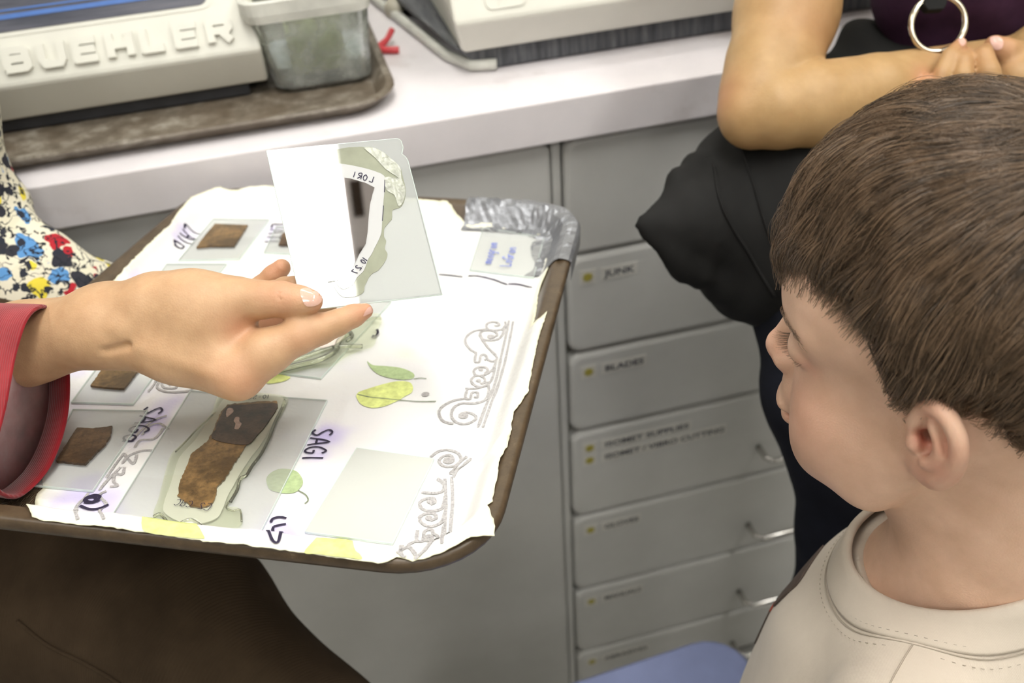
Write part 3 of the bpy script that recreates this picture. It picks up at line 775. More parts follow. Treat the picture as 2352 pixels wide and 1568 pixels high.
# ------------------------------------------------------------------ print on the towel (flat ink following the paper)
M['grey_print'] = simple('grey_towel_print', (0.40, 0.385, 0.385), 0.9, 0.35, 900)
M['leaf_print'] = simple('green_leaf_print', (0.42, 0.53, 0.28), 0.9, 0.15, 300)
M['pear_print'] = simple('yellow_pear_print', (0.66, 0.72, 0.26), 0.9, 0.2, 160)
M['stem_print'] = simple('dark_stem_print', (0.20, 0.24, 0.16), 0.9, 0.1)
M['marker'] = simple('black_marker_ink', (0.018, 0.012, 0.04), 0.7, 0.1)
M['blue_ink'] = simple('blue_marker_ink', (0.22, 0.26, 0.62), 0.7, 0.1)
def flat_stroke(mb, uvs, w, hfun, off, jit=0.0):
    L, Rr = ribbon(uvs, w)
    vs = []
    for k in range(len(L)):
        j = 1 + jit * noise.noise(Vector((L[k][0] * 900, L[k][1] * 900, 1.0)))
        m = (L[k] + Rr[k]) / 2
        for e in (L[k], Rr[k]):
            q = m + (e - m) * j; vs.append(hfun(q, off))
    mb.put(vs, [(2 * k, 2 * k + 1, 2 * k + 3, 2 * k + 2) for k in range(len(L) - 1)])
def print_strokes(name, list_px, width, mat, parent, smooth=6, off=0.0007, jit=0.4):
    mb = MB()
    for pts in list_px:
        uv = px_uv(pts)
        uv = spline(uv, smooth) if len(uv) > 2 else [uv[0] + (uv[1] - uv[0]) * t for t in np.linspace(0, 1, 40)]
        flat_stroke(mb, uv, width, on_paper, off, jit)
    o = mb.build(name, mat, parent); tag(o, kind='stuff'); return o
S7 = lambda pts: sub(pts, 2.24, 600, 650)
scroll = [S7(p) for p in [
    [(1275, 195), (1235, 380), (1195, 540), (1115, 745)], [(1296, 200), (1260, 380), (1215, 540), (1140, 745)],
    [(1255, 200), (1252, 232), (1205, 246), (1165, 238), (1160, 215), (1185, 202), (1218, 207), (1225, 220), (1200, 222)],
    [(1160, 240), (1095, 250), (1056, 280), (1052, 312), (1078, 345), (1108, 362)],
    [(1248, 225), (1242, 265), (1215, 292), (1160, 297), (1130, 280), (1128, 258), (1160, 246), (1200, 252), (1215, 270), (1190, 284)],
    [(1125, 262), (1142, 300), (1172, 340), (1205, 372), (1212, 395), (1185, 405), (1160, 392)],
    [(1106, 360), (1100, 405), (1122, 408), (1130, 376), (1152, 372), (1162, 392), (1148, 398)],
    [(1210, 400), (1192, 445), (1150, 475), (1108, 478), (1093, 456), (1115, 436), (1152, 436), (1166, 452), (1148, 468)],
    [(1202, 440), (1182, 505), (1140, 535), (1098, 528), (1080, 502), (1104, 480), (1142, 486), (1152, 510), (1128, 522)],
    [(1062, 545), (1050, 590), (1074, 600), (1084, 568), (1112, 566), (1112, 590), (1095, 588)],
    [(1165, 510), (1172, 560), (1150, 605), (1090, 622), (1030, 622), (990, 645), (980, 690), (1010, 722), (1062, 726), (1104, 702), (1095, 680), (1052, 668), (1028, 684), (1050, 698)],
    [(1050, 596), (982, 610), (930, 640), (915, 672), (936, 712), (990, 727)],
    [(1050, 545), (1100, 545), (1160, 530)],
    [(1058, 895), (1010, 935), (975, 985)], [(1080, 905), (1035, 945), (990, 1000)],
    [(870, 900), (910, 870), (965, 862), (1015, 880), (1028, 915), (990, 945), (940, 945), (915, 920), (935, 895), (975, 890), (990, 912)],
    [(945, 1010), (950, 1130), (945, 1250), (930, 1355)], [(980, 1000), (985, 1130), (975, 1250), (962, 1330)],
    [(905, 1010), (940, 1040), (930, 1075), (880, 1085), (825, 1080)],
    [(945, 1100), (930, 1160), (880, 1175), (830, 1165), (815, 1135), (840, 1115), (885, 1110), (895, 1130), (870, 1142)],
    [(945, 1180), (925, 1235), (875, 1255), (830, 1240), (815, 1210), (845, 1190), (890, 1190), (900, 1212), (870, 1225)],
    [(805, 1275), (800, 1325), (830, 1330), (840, 1282), (875, 1270), (885, 1290)],
    [(940, 1250), (930, 1300), (915, 1350), (860, 1380), (820, 1400), (790, 1425)],
    [(800, 1330), (745, 1370), (720, 1400), (745, 1415)], [(700, 1400), (760, 1395), (800, 1410)], [(880, 1290), (915, 1320), (905, 1360)]]]
print_strokes('scroll_print', scroll, 0.0018, M['grey_print'], towel)
dots = MB()
for x, y, r in [(1183, 278, .0030), (1040, 684, .0032), (965, 915, .0035), (870, 1125, .002), (862, 1212, .002), (862, 1315, .003), (1130, 448, .0018), (1118, 505, .0018), (845, 575, .0026)]:
    c_ = tray_uv(*S7([(x, y)])[0]); dots.put([on_paper(c_ + r * np.array([math.cos(a), math.sin(a)]), 0.0007) for a in np.linspace(0, 2 * math.pi, 12, endpoint=False)], [tuple(range(12))])
tag(dots.build('scroll_dot', M['grey_print'], towel), kind='stuff')
S4 = lambda pts: sub(pts, 2.4505, 0, 560)
scroll2 = [S4(p) for p in [
    [(890, 745), (870, 790), (835, 835)], [(910, 760), (885, 810), (940, 835), (1030, 835), (1085, 820), (1075, 790), (1020, 770), (950, 765), (915, 785), (925, 812), (985, 815), (1000, 795)], [(940, 770), (960, 800)],
    [(940, 970), (860, 1000), (790, 1060), (740, 1110)], [(950, 1050), (900, 1015), (840, 1030), (800, 1080)], [(920, 1040), (870, 1100), (790, 1110), (760, 1150)],
    [(860, 1165), (790, 1170), (720, 1200), (690, 1240)], [(700, 1185), (750, 1240), (770, 1190)], [(680, 1260), (640, 1300), (600, 1340), (560, 1390)], [(700, 1260), (690, 1300), (650, 1300), (640, 1340), (660, 1365), (620, 1370)],
    [(700, 1180), (640, 1260), (600, 1320)], [(600, 1395), (560, 1420), (600, 1470), (560, 1520), (590, 1568)], [(500, 1405), (440, 1470), (380, 1530)], [(430, 1490), (440, 1560)]]]
print_strokes('vine_print', scroll2, 0.0017, M['grey_print'], towel)
def fill_print(name, px, mat, off=0.0006):
    uv = spline(px_uv(px), 4, closed=True); v, f = fill2d(uv, 0.004)
    add(name, [on_paper(p, off) for p in v], f, mat, towel)
fill_print('leaf_print', S7([(545, 405), (560, 435), (585, 460), (620, 480), (680, 495), (740, 500), (785, 490), (780, 465), (720, 440), (640, 430), (575, 425)]), M['leaf_print'])
fill_print('pear_print', S7([(490, 580), (510, 560), (570, 540), (640, 520), (700, 508), (760, 512), (780, 535), (775, 565), (740, 585), (700, 610), (640, 635), (570, 645), (520, 630), (498, 605)]), M['pear_print'])
fill_print('pear_print', S7([(30, 1000), (90, 960), (165, 965), (200, 990), (215, 1030), (190, 1070), (150, 1085), (90, 1080), (40, 1060)]), M['leaf_print'])
fill_print('pear_print', S7([(222, 1390), (290, 1350), (370, 1325), (440, 1325), (470, 1350), (480, 1375), (508, 1398), (512, 1425), (400, 1412), (300, 1398)]), M['pear_print'])
fill_print('pear_print', sub([(715, 800), (760, 775), (860, 775), (960, 800), (1020, 830), (1010, 848), (900, 840), (800, 828)], 2.184, 0, 850), M['pear_print'])
fill_print('pear_print', S7([(5, 485), (60, 470), (130, 480), (150, 490), (110, 510), (40, 520), (5, 505)]), M['pear_print'])
print_strokes('stem_print', [S7([(495, 575), (560, 590), (640, 598), (710, 606)]), S7([(710, 605), (800, 612), (900, 612)]), S7([(190, 1070), (228, 1092), (242, 1120), (225, 1138)]), S7([(785, 497), (820, 492), (850, 495)])], 0.0008, M['stem_print'], towel)
# crease lines in black felt-tip beside the far slide
print_strokes('felt_line', [sub(p, 3.1356, 600, 300) for p in [[(1280, 1038), (1360, 1045), (1450, 1056)], [(1490, 1050), (1560, 1050), (1650, 1070), (1700, 1085), (1770, 1112)], [(1780, 1108), (1850, 1110), (1950, 1132)]]], 0.0016, M['marker'], towel)

# ------------------------------------------------------------------ handwriting
LET = {'L': [[(0, 1), (0.05, .5), (.05, .02), (.6, .05)]], 'A': [[(0, 0), (.35, 1), (.7, 0)], [(.12, .38), (.6, .4)]], 'T': [[(0, .98), (.7, 1)], [(.35, 1), (.33, 0)]],
       'a': [[(.55, .5), (.2, .6), (.02, .3), (.2, .0), (.5, .15), (.55, .6), (.58, .05)]], '1': [[(.2, 1), (.22, 0)]], 'I': [[(.2, 1), (.2, 0)]],
       'S': [[(.6, .9), (.3, 1), (.05, .78), (.3, .52), (.6, .3), (.35, .02), (.02, .12)]], 'G': [[(.62, .85), (.35, 1), (.05, .6), (.15, .1), (.5, .03), (.65, .4), (.35, .42)]],
       'i': [[(.2, .55), (.22, 0)], [(.19, .78), (.21, .86)]], '(': [[(.4, 1.1), (.15, .7), (.15, .3), (.4, -.1)]], ')': [[(.05, 1.1), (.3, .7), (.3, .3), (.05, -.1)]],
       'O': [[(.35, 1), (.05, .6), (.2, .05), (.55, .1), (.65, .6), (.35, 1)]], 'R': [[(0, 0), (.03, 1), (.5, .9), (.48, .6), (.05, .5), (.6, 0)]], '0': [[(.3, 1), (.05, .5), (.3, 0), (.55, .5), (.3, 1)]],
       '2': [[(.05, .8), (.3, 1), (.55, .75), (.05, .05), (.6, .03)]], '9': [[(.55, .65), (.3, .5), (.1, .75), (.35, 1), (.55, .8), (.45, 0)]], '-': [[(.1, .5), (.5, .5)]], '.': [[(.2, 0), (.25, .08)]],
       'E': [[(.6, 1), (.05, .98), (.05, 0), (.6, .02)], [(.05, .5), (.5, .5)]], 'd': [[(.55, .5), (.2, .55), (.05, .2), (.3, .0), (.55, .2)], [(.58, 1), (.56, 0)]], 'C': [[(.6, .85), (.3, 1), (.05, .5), (.3, .0), (.6, .15)]],
       'o': [[(.3, .55), (.08, .3), (.3, 0), (.5, .3), (.3, .55)]], '7': [[(.05, .95), (.55, 1), (.25, 0)]], 'N': [[(0, 0), (.03, 1), (.55, 0), (.58, 1)]], 'l': [[(.2, 1), (.22, 0)]], 'e': [[(.08, .3), (.5, .32), (.3, .58), (.06, .3), (.3, 0), (.55, .1)]], 'n': [[(.05, .55), (.08, 0)], [(.08, .35), (.3, .55), (.5, .4), (.5, 0)]],
       'r': [[(.05, .55), (.08, 0)], [(.08, .35), (.3, .55), (.45, .5)]], 'm': [[(.05, .55), (.06, 0)], [(.06, .4), (.22, .55), (.32, .4), (.32, 0)], [(.32, .4), (.5, .55), (.6, .4), (.6, 0)]], 'g': [[(.5, .5), (.2, .55), (.05, .25), (.3, .05), (.5, .3), (.5, -.3), (.2, -.4)]],
       'f': [[(.5, .95), (.3, 1), (.25, .6), (.25, -.1)], [(.05, .55), (.45, .55)]], 'W': [[(0, 1), (.2, 0), (.4, .7), (.6, 0), (.8, 1)]], ' ': []}
def write(mb, txt, org, right, up, size, w, hfun, off, mirror=False, adv=0.82, jit=0.25, cond=1.0):
    """handwriting laid on a surface: org, right and up are 2D surface directions"""
    org = np.asarray(org, float); right = nrm(right); up = nrm(up); x = 0.0
    for ch in txt:
        for st in LET[ch]:
            pts = [org + right * (x + p[0] * size * 0.95 * cond) + up * (p[1] * size) for p in st]
            pts = spline(pts, 4) if len(pts) > 2 else [pts[0] + (pts[1] - pts[0]) * t for t in np.linspace(0, 1, 6)]
            flat_stroke(mb, pts, w, hfun, off, jit)
        x += size * cond * (adv if ch not in '1Iil.()' else 0.45)
def label_on_towel(txt, px0, px1, hpx, w=0.0014):
    """text starting at px0, running towards px1; letters stand towards +u"""
    a, b = tray_uv(*px0), tray_uv(*px1); r = nrm(b - a); up = np.array([-r[1], r[0]])
    units = sum(0.82 if c not in '1Iil.()' else 0.45 for c in txt)
    mb = MB(); write(mb, txt, a, r, up, hpx, w, on_paper, 0.0008, cond=np.linalg.norm(b - a) / (hpx * units))
    tag(mb.build('handwriting', M['marker'], towel), kind='stuff')
label_on_towel('LATa', (428, 518), (396, 566), 0.0120)
label_on_towel('LAT1', (626, 516), (606, 560), 0.0120)
label_on_towel('LIN', (322, 636), (298, 672), 0.0115)
label_on_towel('SAGa', (336, 936), (274, 1022), 0.0120)
label_on_towel('SAG1', (720, 988), (692, 1060), 0.0125)
label_on_towel('a)', (200, 1140), (186, 1178), 0.0125, 0.0018)
label_on_towel('a', (198, 1144), (188, 1162), 0.010, 0.0018)

print_strokes('handwriting', [S7(q) for q in [[(50, 1236), (60, 1217), (92, 1208), (130, 1214)], [(128, 1243), (90, 1250), (64, 1256)], [(64, 1256), (60, 1275), (66, 1290)], [(100, 1296), (82, 1301), (64, 1306)], [(128, 1294), (119, 1297)], [(40, 1316), (58, 1331), (92, 1335), (134, 1316)]]], 0.0016, M['marker'], towel, 5, 0.0008, 0.25)
# ------------------------------------------------------------------ glass slides lying on the towel
M['frosted'] = glassy('frosted_slide_glass', (0.985, 0.99, 0.985), (0.95, 0.965, 0.955), 0.77, 0.06, trans=0.1)
M['clear_glass'] = clear('clear_glass_faces', (0.985, 0.995, 0.99)); M['clear_epoxy'] = clear('clear_epoxy_faces', (0.975, 0.985, 0.94))
M['frosted_dense'] = glassy('densely_frosted_glass', (0.985, 0.99, 0.98), (0.74, 0.76, 0.715), 0.22, 0.12, trans=0.1)
M['glass_edge'] = simple('green_glass_edge', (0.62, 0.70, 0.66), 0.2, 0.05)
M['epoxy'] = glassy('clear_yellow_epoxy', (0.965, 0.975, 0.90), (0.84, 0.87, 0.68), 0.86, 0.015)
M['tag_paper'] = simple('damp_label_paper', (0.82, 0.82, 0.78), 0.5, 0.04, 60)
def _rock(name, c):
    t = NT(name); c = np.array(c)
    f = t.noise(95, 7, 0.72); g = t.noise(260, 5, 0.7); k = t.noise(30, 4, 0.6)
    b = t.ramp(f, [(0.32, tuple(c * 0.28)), (0.46, tuple(c * 0.75)), (0.56, tuple(c * 1.1)), (0.70, tuple(c * np.array([1.7, 1.6, 1.4])))])
    b = t.mix(t.ramp(k, [(0.46, 0.0), (0.58, 0.85)]), b, tuple(c * 0.30))
    b = t.mix(t.ramp(g, [(0.56, 0.0), (0.70, 0.55)]), b, tuple(c * 0.2))
    t.base(Base_Color=b, Roughness=0.42); t.bump(g, 0.4, 0.0006); return t.m
M['rock_tan'] = _rock('tan_rock_section', (0.20, 0.118, 0.045)); M['rock_brown'] = _rock('brown_rock_section', (0.125, 0.070, 0.033)); M['rock_dark'] = _rock('dark_rock_section', (0.066, 0.040, 0.025))
SB = -TD + 0.0022
def plate_frame(px):
    return [tray_uv(x, y, SB) for x, y in px]
def slab_uv(name, uv, w0, w1, mat, parent, bevel=None):
    return MB().prism([T(p[0], p[1], w0) for p in uv], [T(p[0], p[1], w1) for p in uv]).build(name, mat, parent, bevel=bevel)
def ccw(uv):
    a = sum(uv[i][0] * uv[(i + 1) % len(uv)][1] - uv[(i + 1) % len(uv)][0] * uv[i][1] for i in range(len(uv)))
    return uv if a > 0 else uv[::-1]
def slide(label, corners, rock=None, rmat='rock_tan', glass='frosted', thick=0.0013, name='glass_slide', wob=1.0):
    uv = ccw(plate_frame(corners)); c = np.mean(uv, 0)
    t = thing(name, T(c[0], c[1], SB - 0.001), label, 'slide', 'glass slides on the tray')
    top_only(slab_uv('plate', uv, SB - 0.0009, SB - 0.0009 + thick, [M[glass], M['clear_glass']], t))
    top = SB - 0.0009 + thick
    ed = MB()
    for i in range(len(uv)):
        a, b = uv[i], uv[(i + 1) % len(uv)]; d = nrm(b - a); n_2 = np.array([d[1], -d[0]])
        ed.prism([T(*(a + n_2 * 0.00005), top - thick), T(*(b + n_2 * 0.00005), top - thick), T(*(b - n_2 * 0.00035), top - thick), T(*(a - n_2 * 0.00035), top - thick)],
                 [T(*(a + n_2 * 0.00005), top + 0.0001), T(*(b + n_2 * 0.00005), top + 0.0001), T(*(b - n_2 * 0.00035), top + 0.0001), T(*(a - n_2 * 0.00035), top + 0.0001)])
    ed.build('glass_edge', M['glass_edge'], t)
    if rock:
        rv = [tray_uv(x, y, top) for x, y in rock]; r2 = []
        for i in range(len(rv)):
            a, b = rv[i], rv[(i + 1) % len(rv)]; m = max(2, int(np.linalg.norm(b - a) / 0.0015))
            for k in range(m):
                p = a + (b - a) * k / m; r2.append(p + wob * 0.0006 * np.array([noise.noise(Vector((p[0] * 500, p[1] * 500, 1))), noise.noise(Vector((p[0] * 500, p[1] * 500, 8)))]))
        slab_uv('rock_section', ccw(r2), top, top + 0.0016, M[rmat], t)
    return t, top
slide('small frosted slide with a tan square of rock beside the label LATa', [(489, 502), (619, 504), (549, 595), (409, 598)], [(494, 517), (569, 520), (539, 568), (482, 568), (452, 571), (470, 545)])
slide('frosted slide with brown rock half hidden behind the held glass plate', [(634, 520), (750, 522), (690, 584), (606, 580)], [(650, 538), (720, 540), (690, 566), (640, 565)], 'rock_brown')
slide('frosted slide mostly hidden under the back of the hand beside the floral sleeve', [(382, 606), (521, 606), (440, 700), (318, 700)], [(390, 630), (475, 632), (430, 680), (358, 680)], 'rock_brown')
slide('frosted slide with a long tan rock strip under the wrist', [(262, 790), (408, 790), (306, 928), (163, 924)], [(262, 806), (345, 806), (326, 845), (286, 896), (250, 894), (209, 889), (236, 850)])
slide('frosted slide with a dark brown diamond of rock beside the red cuff', [(167, 940), (340, 943), (213, 1128), (74, 1115)], [(178, 986), (215, 988), (259, 982), (254, 1005), (243, 1022), (196, 1070), (165, 1066), (129, 1063), (150, 1030)], 'rock_brown')
slide('empty densely frosted plate tucked under the folded paper towel edge', [(819, 1029), (997, 1054), (902, 1249), (700, 1222)], None, glass='frosted_dense')

# the large plate with the long rock slab
S5 = lambda pts: sub(pts, 2.184, 0, 850)
tb, top = slide('largest frosted plate with a long two-toned rock slab cast in epoxy', [(437, 897), (752, 919), (591, 1238), (252, 1191)],
                S5([(1145, 180), (1230, 172), (1320, 165), (1390, 165), (1393, 195), (1340, 270), (1290, 330), (1240, 380), (1200, 440), (1175, 480), (1140, 540), (1090, 600), (1085, 640), (1070, 672), (1040, 692), (1010, 700), (960, 690), (920, 662), (895, 640), (897, 600), (910, 550), (940, 490), (960, 430), (1000, 400), (1045, 365), (1078, 300), (1085, 270), (1110, 220)]), 'rock_tan', wob=1.6)
def up_poly(name, px, w0, w1, mat, parent, step=3, wob=0.0003):
    uv = spline([tray_uv(x, y, w0) for x, y in px], step, closed=True)
    uv = [p + wob * np.array([noise.noise(Vector((p[0] * 400, p[1] * 400, 2))), noise.noise(Vector((p[0] * 400, p[1] * 400, 5)))]) for p in uv]
    o = slab_uv(name, ccw(uv), w0, w1, mat, parent)
    return top_only(o) if isinstance(mat, list) else o
up_poly('paper_label', S5([(1150, 125), (1300, 125), (1420, 140), (1400, 200), (1330, 340), (1230, 480), (1150, 620), (1120, 690), (1090, 740), (1010, 770), (900, 760), (830, 720), (820, 680), (860, 560), (900, 440), (980, 350), (1060, 240)]), top, top + 0.0004, M['tag_paper'], tb)
up_poly('dark_rock_end', S5([(1146, 182), (1230, 174), (1320, 167), (1386, 168), (1388, 195), (1340, 268), (1290, 328), (1242, 374), (1150, 368), (1062, 342), (1080, 300), (1088, 270), (1112, 220)]), top + 0.00155, top + 0.0019, M['rock_dark'], tb)
up_poly('pale_fossil_mark', S5([(1180, 238), (1200, 236), (1202, 258), (1212, 270), (1196, 296), (1176, 292), (1182, 268), (1172, 255)]), top + 0.0019, top + 0.0021, simple('pinkish_fossil', (0.36, 0.26, 0.22), 0.6, 0.2, 400), tb)
up_poly('pale_fossil_mark', S5([(1140, 196), (1160, 190), (1172, 205), (1150, 228), (1136, 234)]), top + 0.0019, top + 0.0021, bpy.data.materials['pinkish_fossil'], tb)
up_poly('epoxy', S5([(1100, 130), (1200, 112), (1330, 122), (1440, 142), (1425, 200), (1385, 270), (1340, 360), (1270, 470), (1230, 530), (1215, 545), (1160, 650), (1145, 690), (1205, 700), (1212, 780), (1140, 800), (1050, 800), (990, 755), (940, 750), (880, 778), (820, 742), (770, 735), (800, 640), (830, 520), (860, 430), (930, 360), (1000, 285), (1060, 225)]), top + 0.0002, top + 0.0013, [M['epoxy'], M['clear_epoxy']], tb, 4)
ridge = MB()
for pts, r_ in [([(1430, 150), (1410, 200), (1380, 260), (1350, 340), (1310, 420), (1265, 480), (1235, 528), (1205, 545), (1190, 600), (1155, 660)], 0.0010), ([(1150, 655), (1135, 690), (1170, 705), (1205, 700), (1212, 760)], 0.0005), ([(770, 735), (805, 722), (840, 760), (880, 778), (935, 752), (970, 752), (1020, 790)], 0.0009), ([(1085, 205), (1040, 250), (985, 300), (930, 360), (880, 410)], 0.0005)]:
    ridge.tube([T(*tray_uv(x, y, top + 0.0012), top + 0.0012) for x, y in spline(S5(pts), 4)], r_, 7)
ridge.build('epoxy_ridge', M['epoxy'], tb, smooth=True)
def flat_top(w): return lambda q, off: T(q[0], q[1], w + off)
def write_px(txt, p0, p1, size, w, wid, mat, parent, flip=False):
    a, b = tray_uv(*p0, w), tray_uv(*p1, w); r = nrm(b - a); up = np.array([-r[1], r[0]]) * (-1 if flip else 1)
    mb = MB(); write(mb, txt, a, r, up, size, wid, flat_top(w), 0.0003, adv=0.72); tag(mb.build('handwriting', mat, parent), kind='stuff')
write_px('10-29', (620, 907), (570, 909), 0.0042, top + 0.0014, 0.0004, M['marker'], tb)
write_px('E2 CdC', (478, 1172), (385, 1158), 0.0050, top + 0.0014, 0.0004, M['marker'], tb, True)

# thick epoxy plate under the fingertip
t2, top2 = slide('clear plate with lumpy glossy epoxy lying under the pointing fingertip', [(742, 680), (899, 692), (737, 869), (588, 850)], None, glass='frosted')
up_poly('epoxy', S7([(440, 175), (560, 170), (620, 185), (600, 250), (580, 320), (500, 350), (420, 390), (360, 430), (250, 440), (120, 470), (60, 450), (100, 400), (220, 360), (330, 320), (420, 270)]), top2, top2 + 0.003, [M['epoxy'], M['clear_epoxy']], t2, 4)
ridge = MB()
for pts, r_ in [([(60, 455), (120, 440), (200, 420), (300, 395), (380, 350), (400, 300), (450, 260)], 0.0022), ([(90, 430), (180, 395), (280, 360), (370, 330)], 0.0016), ([(390, 330), (450, 325), (520, 325)], 0.0016), ([(430, 215), (470, 270), (440, 300)], 0.0012), ([(540, 190), (580, 180), (615, 182)], 0.0010)]:
    ridge.tube([T(*tray_uv(x, y, top2 + 0.0028), top2 + 0.0028) for x, y in spline(S7(pts), 5)], r_, 8)
ridge.build('epoxy_ridge', M['epoxy'], t2, smooth=True)
up_poly('label_scrap', S7([(360, 270), (415, 250), (430, 268), (395, 310), (340, 330), (300, 330)]), top2 + 0.0031, top2 + 0.0035, simple('pinkish_label', (0.76, 0.66, 0.60), 0.4, 0.05), t2)
write_px('29.', (700, 806), (722, 800), 0.0045, top2 + 0.0036, 0.0005, M['marker'], t2, True)
mb = MB()
for p in [[(860, 774), (868, 765), (866, 756)], [(866, 768), (868, 762), (864, 758)], [(854, 776), (858, 772), (856, 770)]]:
    flat_stroke(mb, spline([tray_uv(x, y, top2) for x, y in p], 4), 0.0016, flat_top(top2), 0.0004)
tag(mb.build('ink_mark', M['marker'], t2), kind='stuff')

# far slide with blue writing
t3, top3 = slide('frosted square slide with faded blue handwriting beside the taped corner', [(1109, 523), (1250, 545), (1226, 638), (1078, 620)], None, glass='frosted')
write_px('moogrom', (1128, 606), (1150, 536), 0.0080, top3, 0.0013, M['blue_ink'], t3)
write_px('LoGron', (1172, 612), (1192, 552), 0.0085, top3, 0.0013, M['blue_ink'], t3)
from mathutils.bvhtree import BVHTree
def bvh_of(V, Q): return BVHTree.FromPolygons([Vector(p) for p in V], [tuple(int(i) for i in q) for q in Q])
def surf(bvh, px, py, off=0.0):
    """point where a sight line meets a finished surface, lifted along its normal"""
    r = nrm(ray(px, py)); loc, n, i, d = bvh.ray_cast(Vector(CAM), Vector(r))
    if loc is None: return None
    n = np.array(n)
    if n @ r > 0: n = -n
    return np.array(loc) + n * off
def near(V, pts, sig):
    out = np.zeros(len(V))
    for p, s, a in pts: out = np.maximum(out, a * np.exp(-(np.linalg.norm(V - p, axis=1) / s) ** 2))
    return out
def PX(r, d): return r * d / FPX

# ================================================================== the glass plate held up by the hand
HA, HB, HD = P(613, 346, .55 + .015 * (613 - 800) / 350 + .025 * (520 - 346) / 350), P(915, 318, .55 + .015 * 115 / 350 + .025 * 202 / 350), P(700, 712, .55 + .015 * (-100) / 350 + .025 * (520 - 712) / 350)
HN = nrm(np.cross(HB - HA, HA - HD)); HN = HN if HN @ (CAM - HA) > 0 else -HN
HX = nrm(HB - HA); HY = nrm(np.cross(HN, HX))
def hxy(px, py):
    q = hit(px, py, HA, HN) - HA; return np.array([q @ HX, q @ HY])
def hpt(p, w): return HA + HX * p[0] + HY * p[1] + HN * w
def hslab(name, px, w0, w1, mat, parent, smooth=0, wob=0.0, bevel=None, label=None):
    uv = [hxy(*q) for q in px]
    if smooth: uv = spline(uv, smooth, closed=True)
    uv = [p + wob * np.array([noise.noise(Vector((p[0] * 300, p[1] * 300, 2))), noise.noise(Vector((p[0] * 300, p[1] * 300, 6)))]) for p in uv]
    uv = ccw(uv)
    return MB().prism([hpt(p, w0) for p in uv], [hpt(p, w1) for p in uv]).build(name, mat, parent, bevel=bevel, label=label)
S6 = lambda pts: sub(pts, 3.1356, 600, 300)
M['held_glass'] = glassy('held_frosted_glass', (0.95, 0.97, 0.965), (0.58, 0.60, 0.595), 0.18, 0.012, ior=1.6, trans=0.45)
M['held_clear'] = clear('held_glass_sides', (0.97, 0.99, 0.98))
M['held_epoxy'] = glassy('held_yellow_epoxy', (0.95, 0.965, 0.88), (0.50, 0.52, 0.40), 0.25, 0.015, bodynoise=0.12, ior=1.6)
def _coated(name, c, rough, metallic=0.0):
    t = NT(name); t.base(Base_Color=c, Roughness=rough, Metallic=metallic); t.b.inputs['Coat Weight'].default_value = 1.0; t.b.inputs['Coat Roughness'].default_value = 0.012; return t.m
M['held_label'] = _coated('held_white_label', (0.47, 0.47, 0.47), 0.5)
M['polished'] = _coated('polished_mirror_section', (0.74, 0.69, 0.70), 0.02, 1.0)
M['foil'] = simple('crinkled_clear_film', (0.36, 0.37, 0.31), 0.35, 0.3, 220, 0.35, 300, 0.001, coat=0.15)
hc = hpt(hxy(800, 520), 0)
held = thing('glass_plate', hc, 'clear and frosted glass plate held upright in the hand, mirroring the ceiling light', 'glass plate')
hslab('plate', [(613, 346), (760, 332), (912, 318), (920, 322), (925, 338), (922, 353), (931, 360), (936, 368), (1015, 675), (856, 693), (697, 712)], -0.0013, 0.0, [M['held_glass'], M['held_clear']], held)
top_only(bpy.data.objects['plate'] if False else held.children[0])
hslab('epoxy', S6([(350, 230), (540, 140), (700, 120), (790, 130), (860, 150), (930, 205), (1000, 270), (1020, 340), (1040, 430), (1030, 510), (1000, 555), (945, 575), (940, 640), (890, 700), (885, 760), (900, 800), (890, 850), (910, 890), (900, 930), (850, 1000), (790, 1040), (750, 1110), (730, 1170), (650, 1200), (560, 1180), (480, 1000), (400, 600)]), 0.0, 0.0006, M['held_epoxy'], held, 4, 0.0002)
hslab('paper_label', S6([(340, 250), (540, 240), (700, 265), (800, 290), (885, 330), (890, 400), (882, 500), (872, 620), (865, 740), (830, 820), (790, 900), (770, 930), (740, 1010), (690, 1060), (650, 1120), (560, 1130), (450, 900), (380, 500)]), 0.0006, 0.0009, M['held_label'], held, 3, 0.0002)
hslab('polished_section', S6([(350, 290), (450, 315), (550, 338), (640, 350), (750, 382), (815, 415), (800, 465), (782, 540), (772, 640), (766, 740), (752, 820), (705, 895), (665, 975), (632, 1040), (560, 1080), (480, 1090), (420, 850), (390, 500)]), 0.0009, 0.0013, M['polished'], held, 0, 0.00015)
# crumpled film around the far corner
fm = MB()
fv, ff = fill2d([hxy(*q) for q in spline([np.array(p) for p in S6([(740, 130), (800, 125), (870, 155), (940, 210), (1000, 270), (1010, 350), (1038, 430), (1020, 520), (985, 545), (960, 470), (900, 430), (890, 340), (985, 345), (900, 285), (820, 200)])], 3, closed=True)], 0.0011)
add('film', [hpt(p, 0.0009 + 0.0005 * abs(noise.noise(Vector((p[0] * 420, p[1] * 420, 3))))) for p in fv], ff, M['foil'], held)
def on_held(w): return lambda q, off: hpt(q, w + off)
def hwrite(txt, p0, p1, size, wid, up_px):
    a, b, u = hxy(*p0), hxy(*p1), hxy(*up_px); r = nrm(b - a); up = u - a; up = up - r * (up @ r)
    mb = MB(); write(mb, txt, a, r, up, size, wid, on_held(0.0009), 0.0003, adv=0.95); tag(mb.build('handwriting', M['marker'], held), kind='stuff')
hwrite('LOR1', S6([(800, 378)])[0], S6([(640, 335)])[0], 0.0036, 0.0005, S6([(812, 335)])[0])
hwrite('10.27', S6([(768, 935)])[0], S6([(660, 1075)])[0], 0.0032, 0.0005, S6([(720, 900)])[0])
mb = MB()
